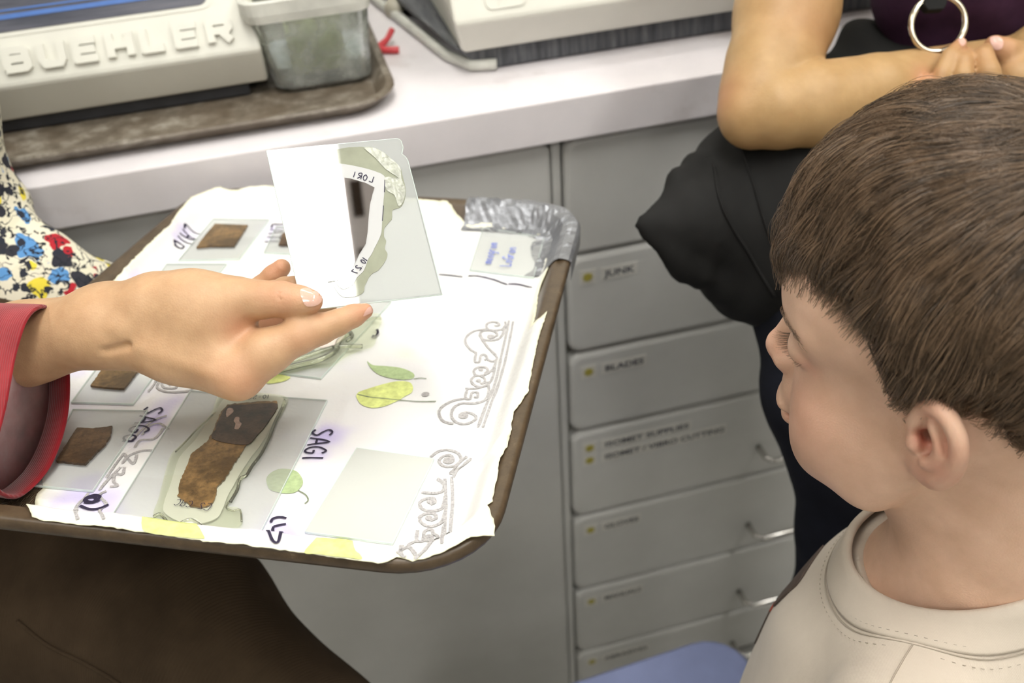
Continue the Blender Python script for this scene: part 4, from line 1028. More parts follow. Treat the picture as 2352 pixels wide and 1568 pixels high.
flat_stroke(mb, [hxy(*q) for q in S6([(890, 360), (886, 450)])], 0.0004, on_held(0.0009), 0.0003); flat_stroke(mb, [hxy(*q) for q in S6([(880, 545), (872, 655)])], 0.0004, on_held(0.0009), 0.0003)
mb.build('pencil_line', M['marker'], held)
# brighter ground rim along the outer edges
eg = MB()
edge_px = [(613, 346), (912, 318), (920, 322), (925, 338), (922, 353), (931, 360), (936, 368), (1015, 675), (697, 712), (613, 346)]
for i in range(len(edge_px) - 1):
    a, b = hxy(*edge_px[i]), hxy(*edge_px[i + 1]); eg.tube([hpt(a, -0.0006), hpt(b, -0.0006)], 0.00055, 6)
eg.build('ground_edge', M['glass_edge'], held)

# ================================================================== seated woman whose hand holds the plate
M['skin_hand'] = skin('light_skin', (0.46, 0.275, 0.15), (0.57, 0.36, 0.205), (0.58, 0.24, 0.15))
pw = thing('person', P(-420, 1150, .85) * np.array([1, 1, 0]), 'seated woman with a red corduroy cuff and brown trousers holding up the glass plate', 'person')
def Q3(px, py, d, r): return (P(px, py, d), r)
def chainpx(S, pts, k):
    S.chain([P(*p[:3]) for p in pts], [p[3] for p in pts], k)
allp = [P(-330, 880, .64), P(870, 700, .50), P(600, 930, .50), P(650, 590, .62), P(400, 600, .62)]
S = SDF(np.min(allp, 0) - 0.05, np.max(allp, 0) + 0.05, 0.00125)
chainpx(S, [(-330, 860, .615, .034), (-60, 826, .585, .0255), (60, 792, .567, .0212), (250, 751, .551, .0196)], .012)
chainpx(S, [(-330, 850, .635, .034), (-60, 818, .602, .0250), (60, 784, .583, .0205), (250, 742, .568, .0185)], .012)
chainpx(S, [(235, 758, .551, .0180), (400, 800, .540, .0160), (548, 861, .5285, .0122)], .014)
chainpx(S, [(240, 742, .557, .0170), (400, 765, .550, .0160), (540, 800, .546, .0125)], .014)
chainpx(S, [(240, 733, .567, .0150), (400, 735, .568, .0150), (522, 748, .570, .0115)], .014)
chainpx(S, [(240, 724, .577, .0132), (400, 715, .583, .0140), (505, 715, .588, .0105)], .012)
# thumb: metacarpal, two phalanges
chainpx(S, [(270, 728, .549, .0155), (360, 700, .541, .0150), (445, 690, .534, .0142), (545, 688, .529, .0113)], .014)
chainpx(S, [(545, 688, .529, .0113), (600, 688, .526, .0092), (648, 686, .524, .0088)], .006)
chainpx(S, [(648, 686, .524, .0088), (690, 690, .5225, .0074), (716, 692, .5215, .0060)], .004)
S.el(P(480, 745, .535), (.017, .017, .017), .016)
S.rc(P(430, 800, .5435), P(520, 840, .535), .0155, .013, .012)
S.rc(P(500, 700, .533), P(545, 760, .536), .012, .0095, .009)
# index finger
chainpx(S, [(548, 861, .5285, .0122), (612, 810, .527, .0112), (690, 771, .527, .0090)], .007)
chainpx(S, [(690, 771, .527, .0090), (735, 756, .529, .0078), (775, 741, .531, .0069)], .004)
chainpx(S, [(775, 741, .531, .0069), (812, 725, .534, .0060), (839, 714, .536, .0044)], .003)
# middle and ring fingers supporting the plate from behind
chainpx(S, [(540, 800, .546, .0120), (600, 738, .560, .0098), (650, 718, .5665, .0088)], .006)
chainpx(S, [(650, 718, .5665, .0088), (705, 706, .566, .0078), (748, 704, .564, .0064)], .003)
chainpx(S, [(522, 748, .570, .0112), (575, 700, .586, .0088), (628, 676, .588, .0080)], .006)
chainpx(S, [(628, 676, .588, .0080), (655, 664, .580, .0070), (676, 655, .573, .0058)], .003)
chainpx(S, [(505, 715, .588, .0105), (556, 690, .603, .0080), (600, 660, .606, .0068)], .006)
chainpx(S, [(600, 660, .606, .0068), (628, 634, .604, .0064), (647, 615, .602, .0056)], .003)
# wrist bone, tendon line, creases
S.el(P(288, 748, .5315), (.0080, .0062, .0055), .0055)
S.rc(P(330, 800, .527), P(500, 862, .519), .0016, .0016, .006)
S.rc(P(300, 792, .5285), P(240, 806, .531), .0012, .0012, .004, 's')
S.rc(P(120, 735, .553), P(300, 700, .540), .004, .005, .009)
S.rc(P(585, 752, .519), P(566, 738, .521), .0012, .0012, .0016, 's')
S.rc(P(602, 758, .5165), P(620, 772, .5160), .0004, .0004, .0014, 's')
S.rc(P(640, 652, .5175), P(646, 700, .5155), .0003, .0003, .0012, 's')
V, Q = S.mesh(); V = relax(V, Q, 2, 0.4)
body = add('body', V, Q, M['skin_hand'], pw, smooth=True)
vcol(body, 'red', np.clip(near(V, [(P(848, 710, .532), .012, .55), (P(640, 610, .6), .014, .5), (P(655, 670, .518), .014, .45), (P(560, 880, .52), .016, .35), (P(545, 745, .525), .010, .5), (P(620, 740, .56), .022, .6), (P(700, 790, .52), .012, .25),
                                   (P(472, 662, .52), .0016, .9), (P(735, 700, .52), .008, .45)], 1), 0, 1))
HB_ = bvh_of(V, Q)
def skin_decal(name, poly, mat, parent, off=0.0003, step=5, bvh=None):
    v, f = fill2d([np.array(p, float) for p in spline([np.array(q, float) for q in poly], 5, closed=True)], step)
    pts = [surf(bvh or HB_, p[0], p[1], off) for p in v]; ok = [q is not None for q in pts]
    pts = [q if q is not None else P(v[i][0], v[i][1], .53) for i, q in enumerate(pts)]
    return add(name, pts, [t for t in f if all(ok[i] for i in t)], mat, parent, smooth=True)
def _nail():
    t = NT('glitter_nail'); n_ = t.n('ShaderNodeTexVoronoi', Vector=t.coord(), Scale=1800.0)
    t.base(Base_Color=t.mix(t.ramp(n_.outputs[0], [(0.08, 1.0), (0.16, 0.0)]), (0.68, 0.42, 0.33), (0.85, 0.78, 0.86)), Roughness=0.15); t.b.inputs['Coat Weight'].default_value = 0.6; return t.m
M['nail'] = _nail()
M['nail_plain'] = simple('pink_nail', (0.66, 0.40, 0.33), 0.2, 0.05)
skin_decal('thumb_nail', [(690, 666), (712, 662), (730, 667), (738, 680), (736, 694), (722, 702), (704, 702), (695, 690)], M['nail'], body, 0.0004)
skin_decal('index_nail', [(846, 706), (855, 706), (855, 716), (840, 724), (834, 726), (838, 716)], M['nail_plain'], body, 0.0002, 3)

# red corduroy cuff, turned wide open around the wrist
def _cord(name, c1, c2, scale, rot):
    t = NT(name)
    w = t.n('ShaderNodeTexWave', Vector=t.mapped((1, 1, 1), rot), Scale=scale, Distortion=1.0, Detail=1.0).outputs[1]
    f = t.noise(60, 5, 0.65)
    t.base(Base_Color=t.mix(w, t.ramp(f, [(0.3, c1), (0.7, c2)]), t.ramp(f, [(0.3, tuple(np.array(c1) * .8)), (0.7, tuple(np.array(c2) * .86))])), Roughness=0.9)
    t.b.inputs['Sheen Weight'].default_value = 0.25; t.b.inputs['Specular IOR Level'].default_value = 0.15
    t.bump(w, 0.3, 0.0006); return t.m
M['red_cord'] = _cord('red_corduroy', (0.25, 0.018, 0.024), (0.36, 0.034, 0.042), 190, (0.3, 0.2, 0.5))
def _lining():
    t = NT('faded_grey_pink_lining'); f = t.noise(28, 6, 0.7); g = t.noise(16, 4, 0.6)
    c = t.ramp(f, [(0.3, (0.33, 0.16, 0.17)), (0.55, (0.36, 0.24, 0.24)), (0.7, (0.36, 0.31, 0.31))])
    c = t.mix(t.ramp(g, [(0.52, 0.0), (0.66, 0.8)]), c, (0.16, 0.14, 0.14)); t.base(Base_Color=c, Roughness=0.9); return t.m
M['lining'] = _lining()
rim_px = [(106, 700, .545), (66, 726, .526), (36, 815, .514), (14, 930, .507), (-14, 1050, .505), (-8, 1122, .514), (28, 1146, .528), (66, 1132, .545), (118, 1074, .562), (152, 985, .577), (163, 900, .585), (158, 810, .588), (140, 735, .575)]
rim = spline([P(*q) for q in rim_px], 5, closed=True); rc_ = np.mean(rim, 0)
back = P(-330, 880, .625); axis = nrm(back - rc_)
M['red_cord_hem'] = _cord('red_corduroy_hem', (0.22, 0.008, 0.014), (0.30, 0.016, 0.022), 190, (0.3, 0.2, 0.5))
def sleeve_ring(s, shrink, inset=0.0):
    out = []
    for p in rim:
        q = p + axis * s * (1.0 if inset == 0 else 1.0); c = rc_ + axis * s; d = q - c; d = d * shrink
        L = np.linalg.norm(d); q = c + d * (1 - inset / max(L, 1e-6))
        # the back of the sleeve becomes round
        k = min(1, s / 0.20); rr = 0.063; q = q * (1 - 0.6 * k) + (c + nrm(d) * rr) * 0.6 * k
        out.append(q)
    return out
outer = [(0.0012, 1.0, 0.0), (0.004, 1.004, 0.0), (0.012, 1.0, 0.0), (0.03, 0.985, 0), (0.06, 0.97, 0), (0.10, 0.97, 0), (0.15, 0.98, 0), (0.21, 1.0, 0)]
cuff = MB().loft([sleeve_ring(*a) for a in outer], caps=False).build('corduroy_sleeve', M['red_cord'], pw, smooth=True)
hem = MB().loft([sleeve_ring(*a) for a in [(0.0012, 1.0, 0.0), (0.0, 1.0, 0.0010), (0.0008, 1.0, 0.0022), (0.004, 1.0, 0.0026), (0.019, 1.0, 0.0026), (0.0195, 1.0, 0.0020)]], caps=False).build('sleeve_hem', M['red_cord_hem'], cuff, smooth=True)
MB().loft([sleeve_ring(*a) for a in [(0.0185, 1.0, 0.0016), (0.03, 0.98, 0.0016), (0.06, 0.96, 0.0016), (0.10, 0.95, 0.0016), (0.15, 0.95, 0.0016), (0.205, 0.95, 0.002)]], caps=True).build('sleeve_lining', M['lining'], cuff, smooth=True)
st = MB(); ring = sleeve_ring(0.0215, 1.0, 0.0024); M['thread'] = simple('pale_thread', (0.72, 0.55, 0.52), 0.8)
rs = spline(ring, 3, closed=True)
for k in range(0, len(rs) - 2, 2): st.tube([rs[k], rs[k] * 0.35 + rs[k + 1] * 0.65], 0.00035, 5)
tag(st.build('stitching', M['thread'], cuff), kind='stuff')

# brown trousers: near thigh under the tray, far thigh carrying it, and the body out of frame
def _twill():
    t = NT('dark_brown_corduroy')
    w = t.n('ShaderNodeTexWave', Vector=t.mapped((1, 1, 1), (0.2, 0.1, 0.9)), Scale=170.0, Distortion=0.8, Detail=1.0).outputs[1]
    f = t.noise(16, 5, 0.6)
    t.base(Base_Color=t.ramp(f, [(0.3, (0.033, 0.022, 0.013)), (0.7, (0.062, 0.042, 0.025))]), Roughness=0.95)
    t.b.inputs['Specular IOR Level'].default_value = 0.12; t.bump(w, 0.35, 0.0008); return t.m
M['trousers'] = _twill()
hipN, kneeN = P(-330, 1080, .80), P(640, 1720, .74)
lo = np.array([-0.95, 0.05, 0.45]); hi = np.array([0.25, 1.0, 1.12])
S = SDF(lo, hi, 0.006)
S.chain([P(-480, 1120, .82), P(-60, 1240, .80), P(392, 1462, .76), P(690, 1750, .74)], [.098, .092, .080, .070], .02)
S.chain([P(690, 1770, .74), P(600, 2200, .95)], [.068, .055], .03)
S.chain([T(-.33, .12, -.05), T(-.10, .22, -.085), T(.06, .26, -.088)], [.09, .066, .056], .03)
S.chain([T(.06, .26, -.088), T(.0, .28, -.30)], [.054, .048], .03)
S.rc(P(-480, 1120, .82), T(-.33, .12, -.05), .11, .10, .05)
S.rough(lambda X, Y, Z: 0.0035 * np.sin(38 * X + 30 * Z + 9 * np.sin(9 * Y)) * np.exp(-((X + 0.28) / 0.16) ** 2) + 0.002 * np.sin(60 * Y + 22 * Z + 4 * np.sin(14 * X)))
V, Q = S.mesh(); V = relax(V, Q, 1)
# keep the cloth below the tray
rel = V - TO; uu = rel @ TE1; vv = rel @ TE2; ww_ = rel @ TN
ins_ = (uu > -0.02) & (uu < TW + 0.02) & (vv > -0.02) & (vv < TL + 0.02); lift = np.where(ins_ & (ww_ > -TD - 0.005), ww_ + TD + 0.005, 0)
V = V - lift[:, None] * TN
trousers = add('trousers', V, Q, M['trousers'], pw, smooth=True)
TBV = bvh_of(V, Q)
sm = MB(); seam = [(40, 1425), (110, 1480), (190, 1520), (260, 1560), (330, 1610)]
sp = [surf(TBV, *q, 0.0005) for q in [tuple(p) for p in spline([np.array(q, float) for q in seam], 6)]]
sp = [q for q in sp if q is not None]
if len(sp) > 3: sm.tube(sp, 0.0016, 6)
if sm.v: sm.build('seam', M['trousers'], trousers, smooth=True)
S = SDF((-1.05, 0.15, 0.80), (-0.30, 0.95, 1.50), 0.008)
hipc = (P(-480, 1120, .82) + T(-.33, .12, -.05)) / 2 + np.array([-.10, -.10, 0])
S.el(hipc + [-0.08, 0, 0.10], (.13, .17, .18), .05); S.el(hipc + [-0.10, 0, 0.33], (.12, .18, .17), .08)
shR = hipc + np.array([-0.06, -0.17, 0.42])
S.chain([shR, P(-560, 900, .70), back], [.065, .055, .055], .03)
V, Q = S.mesh(); add('corduroy_jacket', relax(V, Q, 2), Q, M['red_cord'], pw, smooth=True)

# ================================================================== second person: floral sleeve at the far left edge of the tray
def _floral():
    t = NT('floral_print_cotton')
    co = t.coord()
    wob = t.n('ShaderNodeTexNoise', Vector=co, Scale=70.0, Detail=2.0)
    vec = t.n('ShaderNodeVectorMath', _operation='ADD'); sc_ = t.n('ShaderNodeVectorMath', _operation='SCALE'); t.set(sc_.inputs[0], wob.outputs['Color']); sc_.inputs['Scale'].default_value = 0.016
    t.set(vec.inputs[0], co); t.set(vec.inputs[1], sc_.outputs[0])
    v = t.n('ShaderNodeTexVoronoi', Vector=vec.outputs[0], Scale=58.0, Randomness=0.9)
    blob = t.ramp(v.outputs['Distance'], [(0.46, 1.0), (0.49, 0.0)])
    sep = t.n('ShaderNodeSeparateColor'); t.set(sep.inputs[0], v.outputs['Color'])
    pal = t.ramp(sep.outputs[0], [(0.0, (0.03, 0.03, 0.04)), (0.22, (0.10, 0.26, 0.52)), (0.40, (0.40, 0.02, 0.03)), (0.53, (0.70, 0.58, 0.06)), (0.68, (0.03, 0.03, 0.04)), (0.76, (0.66, 0.62, 0.48))], 'CONSTANT')
    base = t.mix(blob, (0.68, 0.64, 0.51), pal)
    n1 = t.noise(120, 2, 0.5, vec.outputs[0]); ln = t.ramp(n1, [(0.455, 0.0), (0.47, 1.0), (0.515, 1.0), (0.53, 0.0)])
    n2 = t.noise(60, 2, 0.5); gate = t.ramp(n2, [(0.36, 0.0), (0.42, 1.0)])
    base = t.mix(t.math('MULTIPLY', ln, gate), base, (0.02, 0.022, 0.03))
    v2 = t.n('ShaderNodeTexVoronoi', Vector=vec.outputs[0], Scale=100.0); sp2 = t.n('ShaderNodeSeparateColor'); t.set(sp2.inputs[0], v2.outputs['Color'])
    b2 = t.math('MULTIPLY', t.ramp(v2.outputs['Distance'], [(0.34, 1.0), (0.37, 0.0)]), t.ramp(sp2.outputs[1], [(0.60, 0.0), (0.61, 1.0)]))
    base = t.mix(b2, base, (0.025, 0.028, 0.04))
    t.base(Base_Color=base, Roughness=0.85); t.b.inputs['Specular IOR Level'].default_value = 0.2; return t.m
M['floral'] = _floral()
pf_ = thing('person', P(-420, 560, 1.0) * np.array([1, 1, 0]), 'person in a floral print sleeve steadying the far side of the serving tray', 'person')
lo = np.min([P(-400, 0, .69), P(300, 760, .83), P(-200, 700, .8)], 0) - 0.09; hi = np.max([P(-400, 0, .69), P(300, 760, .83), P(-200, 700, .8)], 0) + 0.09
S = SDF(lo, hi, 0.0035)
chainpx(S, [(-380, 20, .69, .050), (-190, 250, .745, .0505), (-98, 470, .795, .047), (-72, 600, .80, .0505)], .02)
chainpx(S, [(-72, 600, .80, .0505), (85, 658, .81, .0432), (215, 705, .825, .0357), (262, 722, .835, .0325)], .02)
S.rough(lambda X, Y, Z: 0.0030 * np.sin(120 * Z + 55 * X + 5 * np.sin(30 * Y)) * np.exp(-((Z - P(60, 560, .80)[2]) / 0.045) ** 2) + 0.0016 * np.sin(70 * X - 50 * Z + 4 * np.sin(26 * Y)))
V, Q = S.mesh(); sleeve = add('floral_sleeve', relax(V, Q, 1), Q, M['floral'], pf_, smooth=True)
# hand gripping the tray from below (hidden behind the rim) and the torso out of frame
S = SDF(P(230, 720, .85) - 0.10, P(330, 760, .85) + 0.10, 0.004)
wr = P(240, 715, .832); kn = T(0.012, 0.20, -0.028)
S.chain([P(150, 690, .818), wr, kn], [.026, .024, .018], .015)
for k in range(4):
    b_ = kn + TE2 * (0.012 - 0.017 * k) * 1.0; S.chain([b_, b_ + TE1 * 0.03 - TN * 0.004, b_ + TE1 * 0.055 - TN * 0.006], [.0085, .0075, .006], .005)
V, Q = S.mesh()
V = V - np.where((V - TO) @ TN > -TD - 0.005, np.where((V - TO) @ TE1 > 0.003, (V - TO) @ TN + TD + 0.005, 0), 0)[:, None] * TN
hb = add('body', relax(V, Q, 1), Q, M['skin_hand'], pf_, smooth=True); vcol(hb, 'red', np.zeros(len(V)))
S = SDF((-1.05, 0.40, 0.70), (-0.30, 1.00, 1.62), 0.008)
sh2 = P(-380, 20, .69)
S.chain([sh2, sh2 + np.array([-0.07, -0.02, 0.03]), sh2 + np.array([-0.25, -0.04, 0.02])], [.055, .065, .060], .03)
S.el(sh2 + np.array([-0.17, -0.04, -0.16]), (.16, .10, .22), .05)
V, Q = S.mesh(); add('floral_blouse', relax(V, Q, 1), Q, M['floral'], pf_, smooth=True)
# ================================================================== seated woman in black, arms folded on her knee
M['skin_tan'] = skin('tan_skin', (0.37, 0.225, 0.095), (0.45, 0.285, 0.13), (0.46, 0.19, 0.11))
M['black_cloth'] = simple('black_cotton', (0.0095, 0.0093, 0.009), 0.85, 0.25, 25, 0.2, 600, 0.0004, spec=0.25)
M['navy_cloth'] = simple('navy_denim', (0.008, 0.009, 0.015), 0.9, 0.2, 40, 0.2, 700, 0.0004, spec=0.2)
M['purple_knit'] = simple('dark_purple_knit', (0.035, 0.012, 0.030), 0.85, 0.25, 60, 0.3, 500, 0.0005, spec=0.2)
M['steel'] = simple('polished_steel', (0.72, 0.66, 0.55), 0.15, 0.05, 60, metallic=1.0)
wb = thing('person', P(2100, 500, .86) * np.array([1, 1, 0]), 'seated woman in black with bare forearms folded over her raised knee', 'person')
pts = [P(1600, 400, .78), P(2560, 300, .80), P(1850, -470, .83), P(2720, -470, .84), P(2720, -100, .84)]
S = SDF(np.min(pts, 0) - 0.06, np.max(pts, 0) + 0.06, 0.0022)
shA = P(1905, -420, .83)
chainpx(S, [(1905, -420, .83, .0415), (1850, -180, .83, .0425), (1806, 30, .825, .0415), (1774, 160, .81, .0375)], .012)
chainpx(S, [(1774, 160, .81, .0375), (1748, 222, .80, .0325), (1730, 262, .795, .0278)], .010)
chainpx(S, [(1730, 262, .795, .0278), (1790, 252, .788, .0312), (1870, 239, .79, .0338), (2010, 212, .80, .0305), (2200, 168, .83, .0245), (2330, 140, .85, .0215)], .0035)
# second arm and the hand closed over the first forearm
chainpx(S, [(2560, -420, .84, .042), (2690, -60, .84, .039), (2600, 60, .84, .031), (2470, 90, .84, .025), (2400, 110, .825, .022)], .012)
S.chain([shA, P(2240, -480, .85), P(2560, -420, .84)], [.05, .07, .05], .03)
chainpx(S, [(2400, 110, .825, .022), (2340, 180, .80, .020)], .012)
chainpx(S, [(2345, 130, .806, .0125), (2312, 118, .797, .0100), (2284, 104, .796, .0082)], .005)     # thumb
for fp in ([(2105, 240, .780, .0062), (2120, 202, .776, .0056), (2129, 180, .780, .0044)],
           [(2150, 215, .778, .0076), (2164, 170, .776, .0071), (2180, 128, .778, .0062), (2208, 98, .785, .0047)],
           [(2216, 215, .773, .0084), (2212, 172, .770, .0078), (2214, 140, .774, .0069), (2226, 124, .783, .0050)],
           [(2278, 215, .770, .0096), (2270, 165, .768, .0092), (2260, 130, .774, .0080), (2264, 114, .783, .0056)]):
    chainpx(S, fp, .0010)
V, Q = S.mesh(); V = relax(V, Q, 2, 0.4)
body = add('body', V, Q, M['skin_tan'], wb, smooth=True)
vcol(body, 'red', np.clip(near(V, [(P(1665, 220, .79), .02, .45), (P(1840, 60, .80), .03, .35), (P(2200, 110, .785), .012, .7), (P(2240, 140, .785), .03, .35), (P(2285, 104, .79), .02, .6), (P(2125, 182, .78), .012, .7), (P(1819, 265, .755), .0022, 1.0)], 1), 0, 1))
WBV = bvh_of(V, Q)
skin_decal('thumb_nail', [(2274, 88), (2292, 84), (2304, 96), (2300, 112), (2284, 112)], M['nail_plain'], body, 0.0004, 6, WBV)
skin_decal('finger_nail', [(2200, 88), (2212, 88), (2218, 98), (2208, 106)], M['nail_plain'], body, 0.0004, 5, WBV)

# top
S = SDF((0.45, 0.45, 0.95), (1.15, 1.05, 1.62), 0.006)
ctr = P(2255, -70, .91)
S.el(ctr + np.array([0.02, -0.02, 0.02]), (.140, .070, .15), .03); S.el(ctr + np.array([0.02, 0.0, 0.20]), (.15, .07, .15), .06)
S.rough(lambda X, Y, Z: 0.002 * np.sin(90 * Z + 20 * X + 3 * np.sin(30 * X)))
V, Q = S.mesh(); V[:, 1] = np.minimum(V[:, 1], YC - 0.004 + 0 * V[:, 1]) ; top_ = add('knit_top', relax(V, Q, 1), Q, M['purple_knit'], wb, smooth=True)
# black skirt drawn over the raised knee
S = SDF(np.array([0.20, 0.36, 0.72]), np.array([1.10, 0.90, 1.26]), 0.005)
S.rc(P(1478, 520, .80), P(1805, 502, .885), .0075, .0990, .01)
S.chain([P(1484, 512, .80), P(1566, 424, .83), P(1690, 345, .868), P(1800, 330, .89)], [.0075, .0105, .024, .05], .008)
S.chain([P(1490, 549, .80), P(1600, 620, .83), P(1712, 655, .87)], [.0065, .014, .030], .010)
S.rc(P(1805, 502, .885), P(2150, 330, .935), .095, .10, .03)
S.rc(P(1805, 520, .885), P(2250, 560, .86), .08, .10, .03)
S.rc(P(1960, 170, .925), P(1985, 120, .93), .034, .030, .02)
S.rough(lambda X, Y, Z: 0.0028 * np.sin(70 * X + 60 * Z + 5 * np.sin(22 * Z)) + 0.0015 * np.sin(150 * X - 60 * Z + 4 * np.sin(40 * X)))
V, Q = S.mesh(); V[:, 1] = np.minimum(V[:, 1], YC - 0.004); sk = add('black_skirt', relax(V, Q, 1), Q, M['black_cloth'], wb, smooth=True)
SBV = bvh_of(V, Q)
for path in ([(1700, 330), (1730, 420), (1760, 520), (1800, 600)], [(1640, 380), (1660, 480), (1720, 580), (1780, 680)]):
    sp = [surf(SBV, *p, 0.0008) for p in spline([np.array(q, float) for q in path], 8)]; sp = [q for q in sp if q is not None]
    if len(sp) > 4: MB().tube(sp, 0.0014, 6).build('seam', M['black_cloth'], sk, smooth=True)
S = SDF((0.25, 0.30, 0.0), (1.0, 0.90, 1.05), 0.007)
S.chain([P(1885, 700, .875), P(1905, 900, .86), P(1965, 1200, .93)], [.062, .053, .050], .02)
foot = P(1965, 1200, .93) * np.array([1, 1, 0]) + np.array([0.02, 0.03, 0.06]); S.chain([P(1965, 1200, .93), foot + np.array([0, 0, 0.1]), foot], [.050, .040, .040], .02); S.chain([foot - [0, 0, .02], foot + np.array([-0.05, -0.10, -0.025])], [.04, .03], .02)
S.chain([P(2250, 500, .86), P(2300, 800, .92), P(2300, 1100, 1.0)], [.075, .058, .05], .02); f2 = P(2300, 1100, 1.0) * np.array([1, 1, 0]) + np.array([0, 0, 0.06]); S.chain([P(2300, 1100, 1.0), f2], [.05, .04], .02)
S.rc(P(1885, 700, .875), P(2250, 500, .86), .055, .06, .02)
S.rough(lambda X, Y, Z: 0.002 * np.sin(55 * Z + 30 * X + 5 * np.sin(20 * X)))
V, Q = S.mesh(); V[:, 1] = np.minimum(V[:, 1], YD - 0.06); add('trousers', relax(V, Q, 1), Q, M['navy_cloth'], wb, smooth=True)
# ring on a black strap
rcn = P(2155, 55, .795); fx = RC @ np.array([1, 0, 0]); fyv = RC @ np.array([0, 0.985, 0.17])
rr_ = PX(62, .795)
mb = MB(); n1 = 56; n2 = 10; rings = []
for i in range(n1):
    a = 2 * math.pi * i / n1; d_ = math.cos(a) * fx + math.sin(a) * fyv; nn_ = np.cross(fx, fyv)
    rings.append([rcn + d_ * (rr_ + 0.0025 * math.cos(b)) + nn_ * 0.0025 * math.sin(b) for b in np.linspace(0, 2 * math.pi, n2, endpoint=False)])
mb.loft(rings + [rings[0]], caps=False); ring_o = mb.build('belt_ring', M['steel'], wb, smooth=True)
q = [P(2124, -60, .792), P(2186, -60, .792), P(2172, 12, .789), P(2166, 23, .789), P(2130, 25, .789), P(2122, 14, .789)]
w_ = RC @ np.array([0, 0, 1.0]); MB().prism([p + w_ * 0.008 for p in q], [p - w_ * 0.002 for p in q]).build('strap', M['black_cloth'], wb, bevel=0.001)
# ================================================================== boy watching the plate
HF = np.array([-.7206, .68278, -.12061]); HU = nrm([-.07346, .09783, .99249]); HF = nrm(HF - HU * (HF @ HU)); HL = np.cross(HU, HF)
HM = np.array([HF, HL, HU]); HO = CAM + RC @ np.array([.22921 + .0071, .01179 - .003, .51793])
def H(x, y, z): return HO + 0.01 * (x * HF + y * HL + z * HU)
M['skin_boy'] = skin('pale_boy_skin', (0.64, 0.41, 0.285), (0.74, 0.49, 0.355), (0.68, 0.24, 0.17), 0.15)
NB = HO + np.array([.030 - .0113, -.030 + .0053, -.115 - .006])
PSI = math.radians(46); BF = np.array([-math.cos(PSI), math.sin(PSI), 0.0]); BL = np.cross([0, 0, 1.0], BF); RO = math.radians(3); BL, BU = BL * math.cos(RO) + np.array([0, 0, math.sin(RO)]), np.array([0, 0, math.cos(RO)]) - BL * math.sin(RO)
boy = thing('person', NB * np.array([1, 1, 0]), 'young boy with short brown hair and a beige T-shirt looking at the glass plate', 'person')
allp = [H(x, y, z) for x in (-10.5, 11.5) for y in (-9.5, 9.5) for z in (-10, 13.5)] + [NB + np.array([0, 0, -0.06])]
S = SDF(np.min(allp, 0), np.max(allp, 0), 0.0013)
def E(c, r, k=1.0, op='u'): S.el(H(*c), [q * .01 for q in r], k * .01, op, HM)
def R(a, b, ra, rb, k=1.0, op='u'): S.rc(H(*a), H(*b), ra * .01, rb * .01, k * .01, op)
E((-.3, 0, 4.2), (9.1, 7.2, 8.2))
E((4.4, 0, 4.6), (4.3, 5.7, 4.6), 1.5)
E((3.9, 0, -1.0), (4.5, 5.5, 5.2), 1.5)
E((3.4, 0, -4.4), (4.5, 4.7, 4.0), 1.5)
E((7.0, 0, -6.7), (1.6, 2.6, 1.6), 1.6)
for s in (1, -1):
    E((4.8, 3.1 * s, -2.9), (2.9, 2.7, 3.0), 1.5)
    E((5.6, 2.9 * s, -4.8), (2.2, 2.3, 2.4), 1.3)
    R((0.2, 5.5 * s, -1.2), (3.2, 4.2 * s, -6.0), 1.5, 1.7, 1.6)
    R((7.9, .8 * s, 3.1), (6.2, 4.3 * s, 3.0), .7, .8, 1.2)
    E((8.9, 3.1 * s, 1.5), (1.2, 1.7, 1.0), .9, 's')
    E((6.9, 3.0 * s, 1.6), (1.25, 1.6, 1.2), .3)
    E((8.5, 3.0 * s, .72), (.35, 1.05, .07), .08, 's')
    E((8.75, .95 * s, -1.35), (.85, .62, .62), .4)
R((8.0, 0, 2.3), (9.35, 0, -.6), .55, .75, .9)
E((9.35, 0, -.95), (.95, .85, .8), .5)
E((8.2, 0, -3.3), (1.1, 2.0, 1.5), 1.0)
E((8.75, 0, -4.1), (.85, 1.9, .6), .5)
E((8.5, 0, -5.15), (.85, 1.7, .6), .5)
R((9.55, 0, -4.6), (8.2, 2.3, -4.7), .10, .10, .3, 's'); R((9.55, 0, -4.6), (8.2, -2.3, -4.7), .10, .10, .3, 's')
for s in (1, -1): E((9.2, .5 * s, -1.75), (.35, .28, .3), .2, 's')
# neck down into the collar
S.chain([H(-2.2, 0, -2.0), H(-2.0, 0, -6.5), NB + 0.012 * BF * -1 + np.array([0, 0, -0.005]), NB + np.array([0, 0, -0.06])], [.052, .046, .0475, .060], .02)
S.rc(H(3.2, 0, -6.0), NB + 0.016 * BF + np.array([0, 0, 0.03]), .026, .030, .02); R((-3.5, 2.2, -2), (-4.0, 2.6, -9), 2.4, 2.4, 2.0); R((-3.5, -2.2, -2), (-4.0, -2.6, -9), 2.4, 2.4, 2.0)
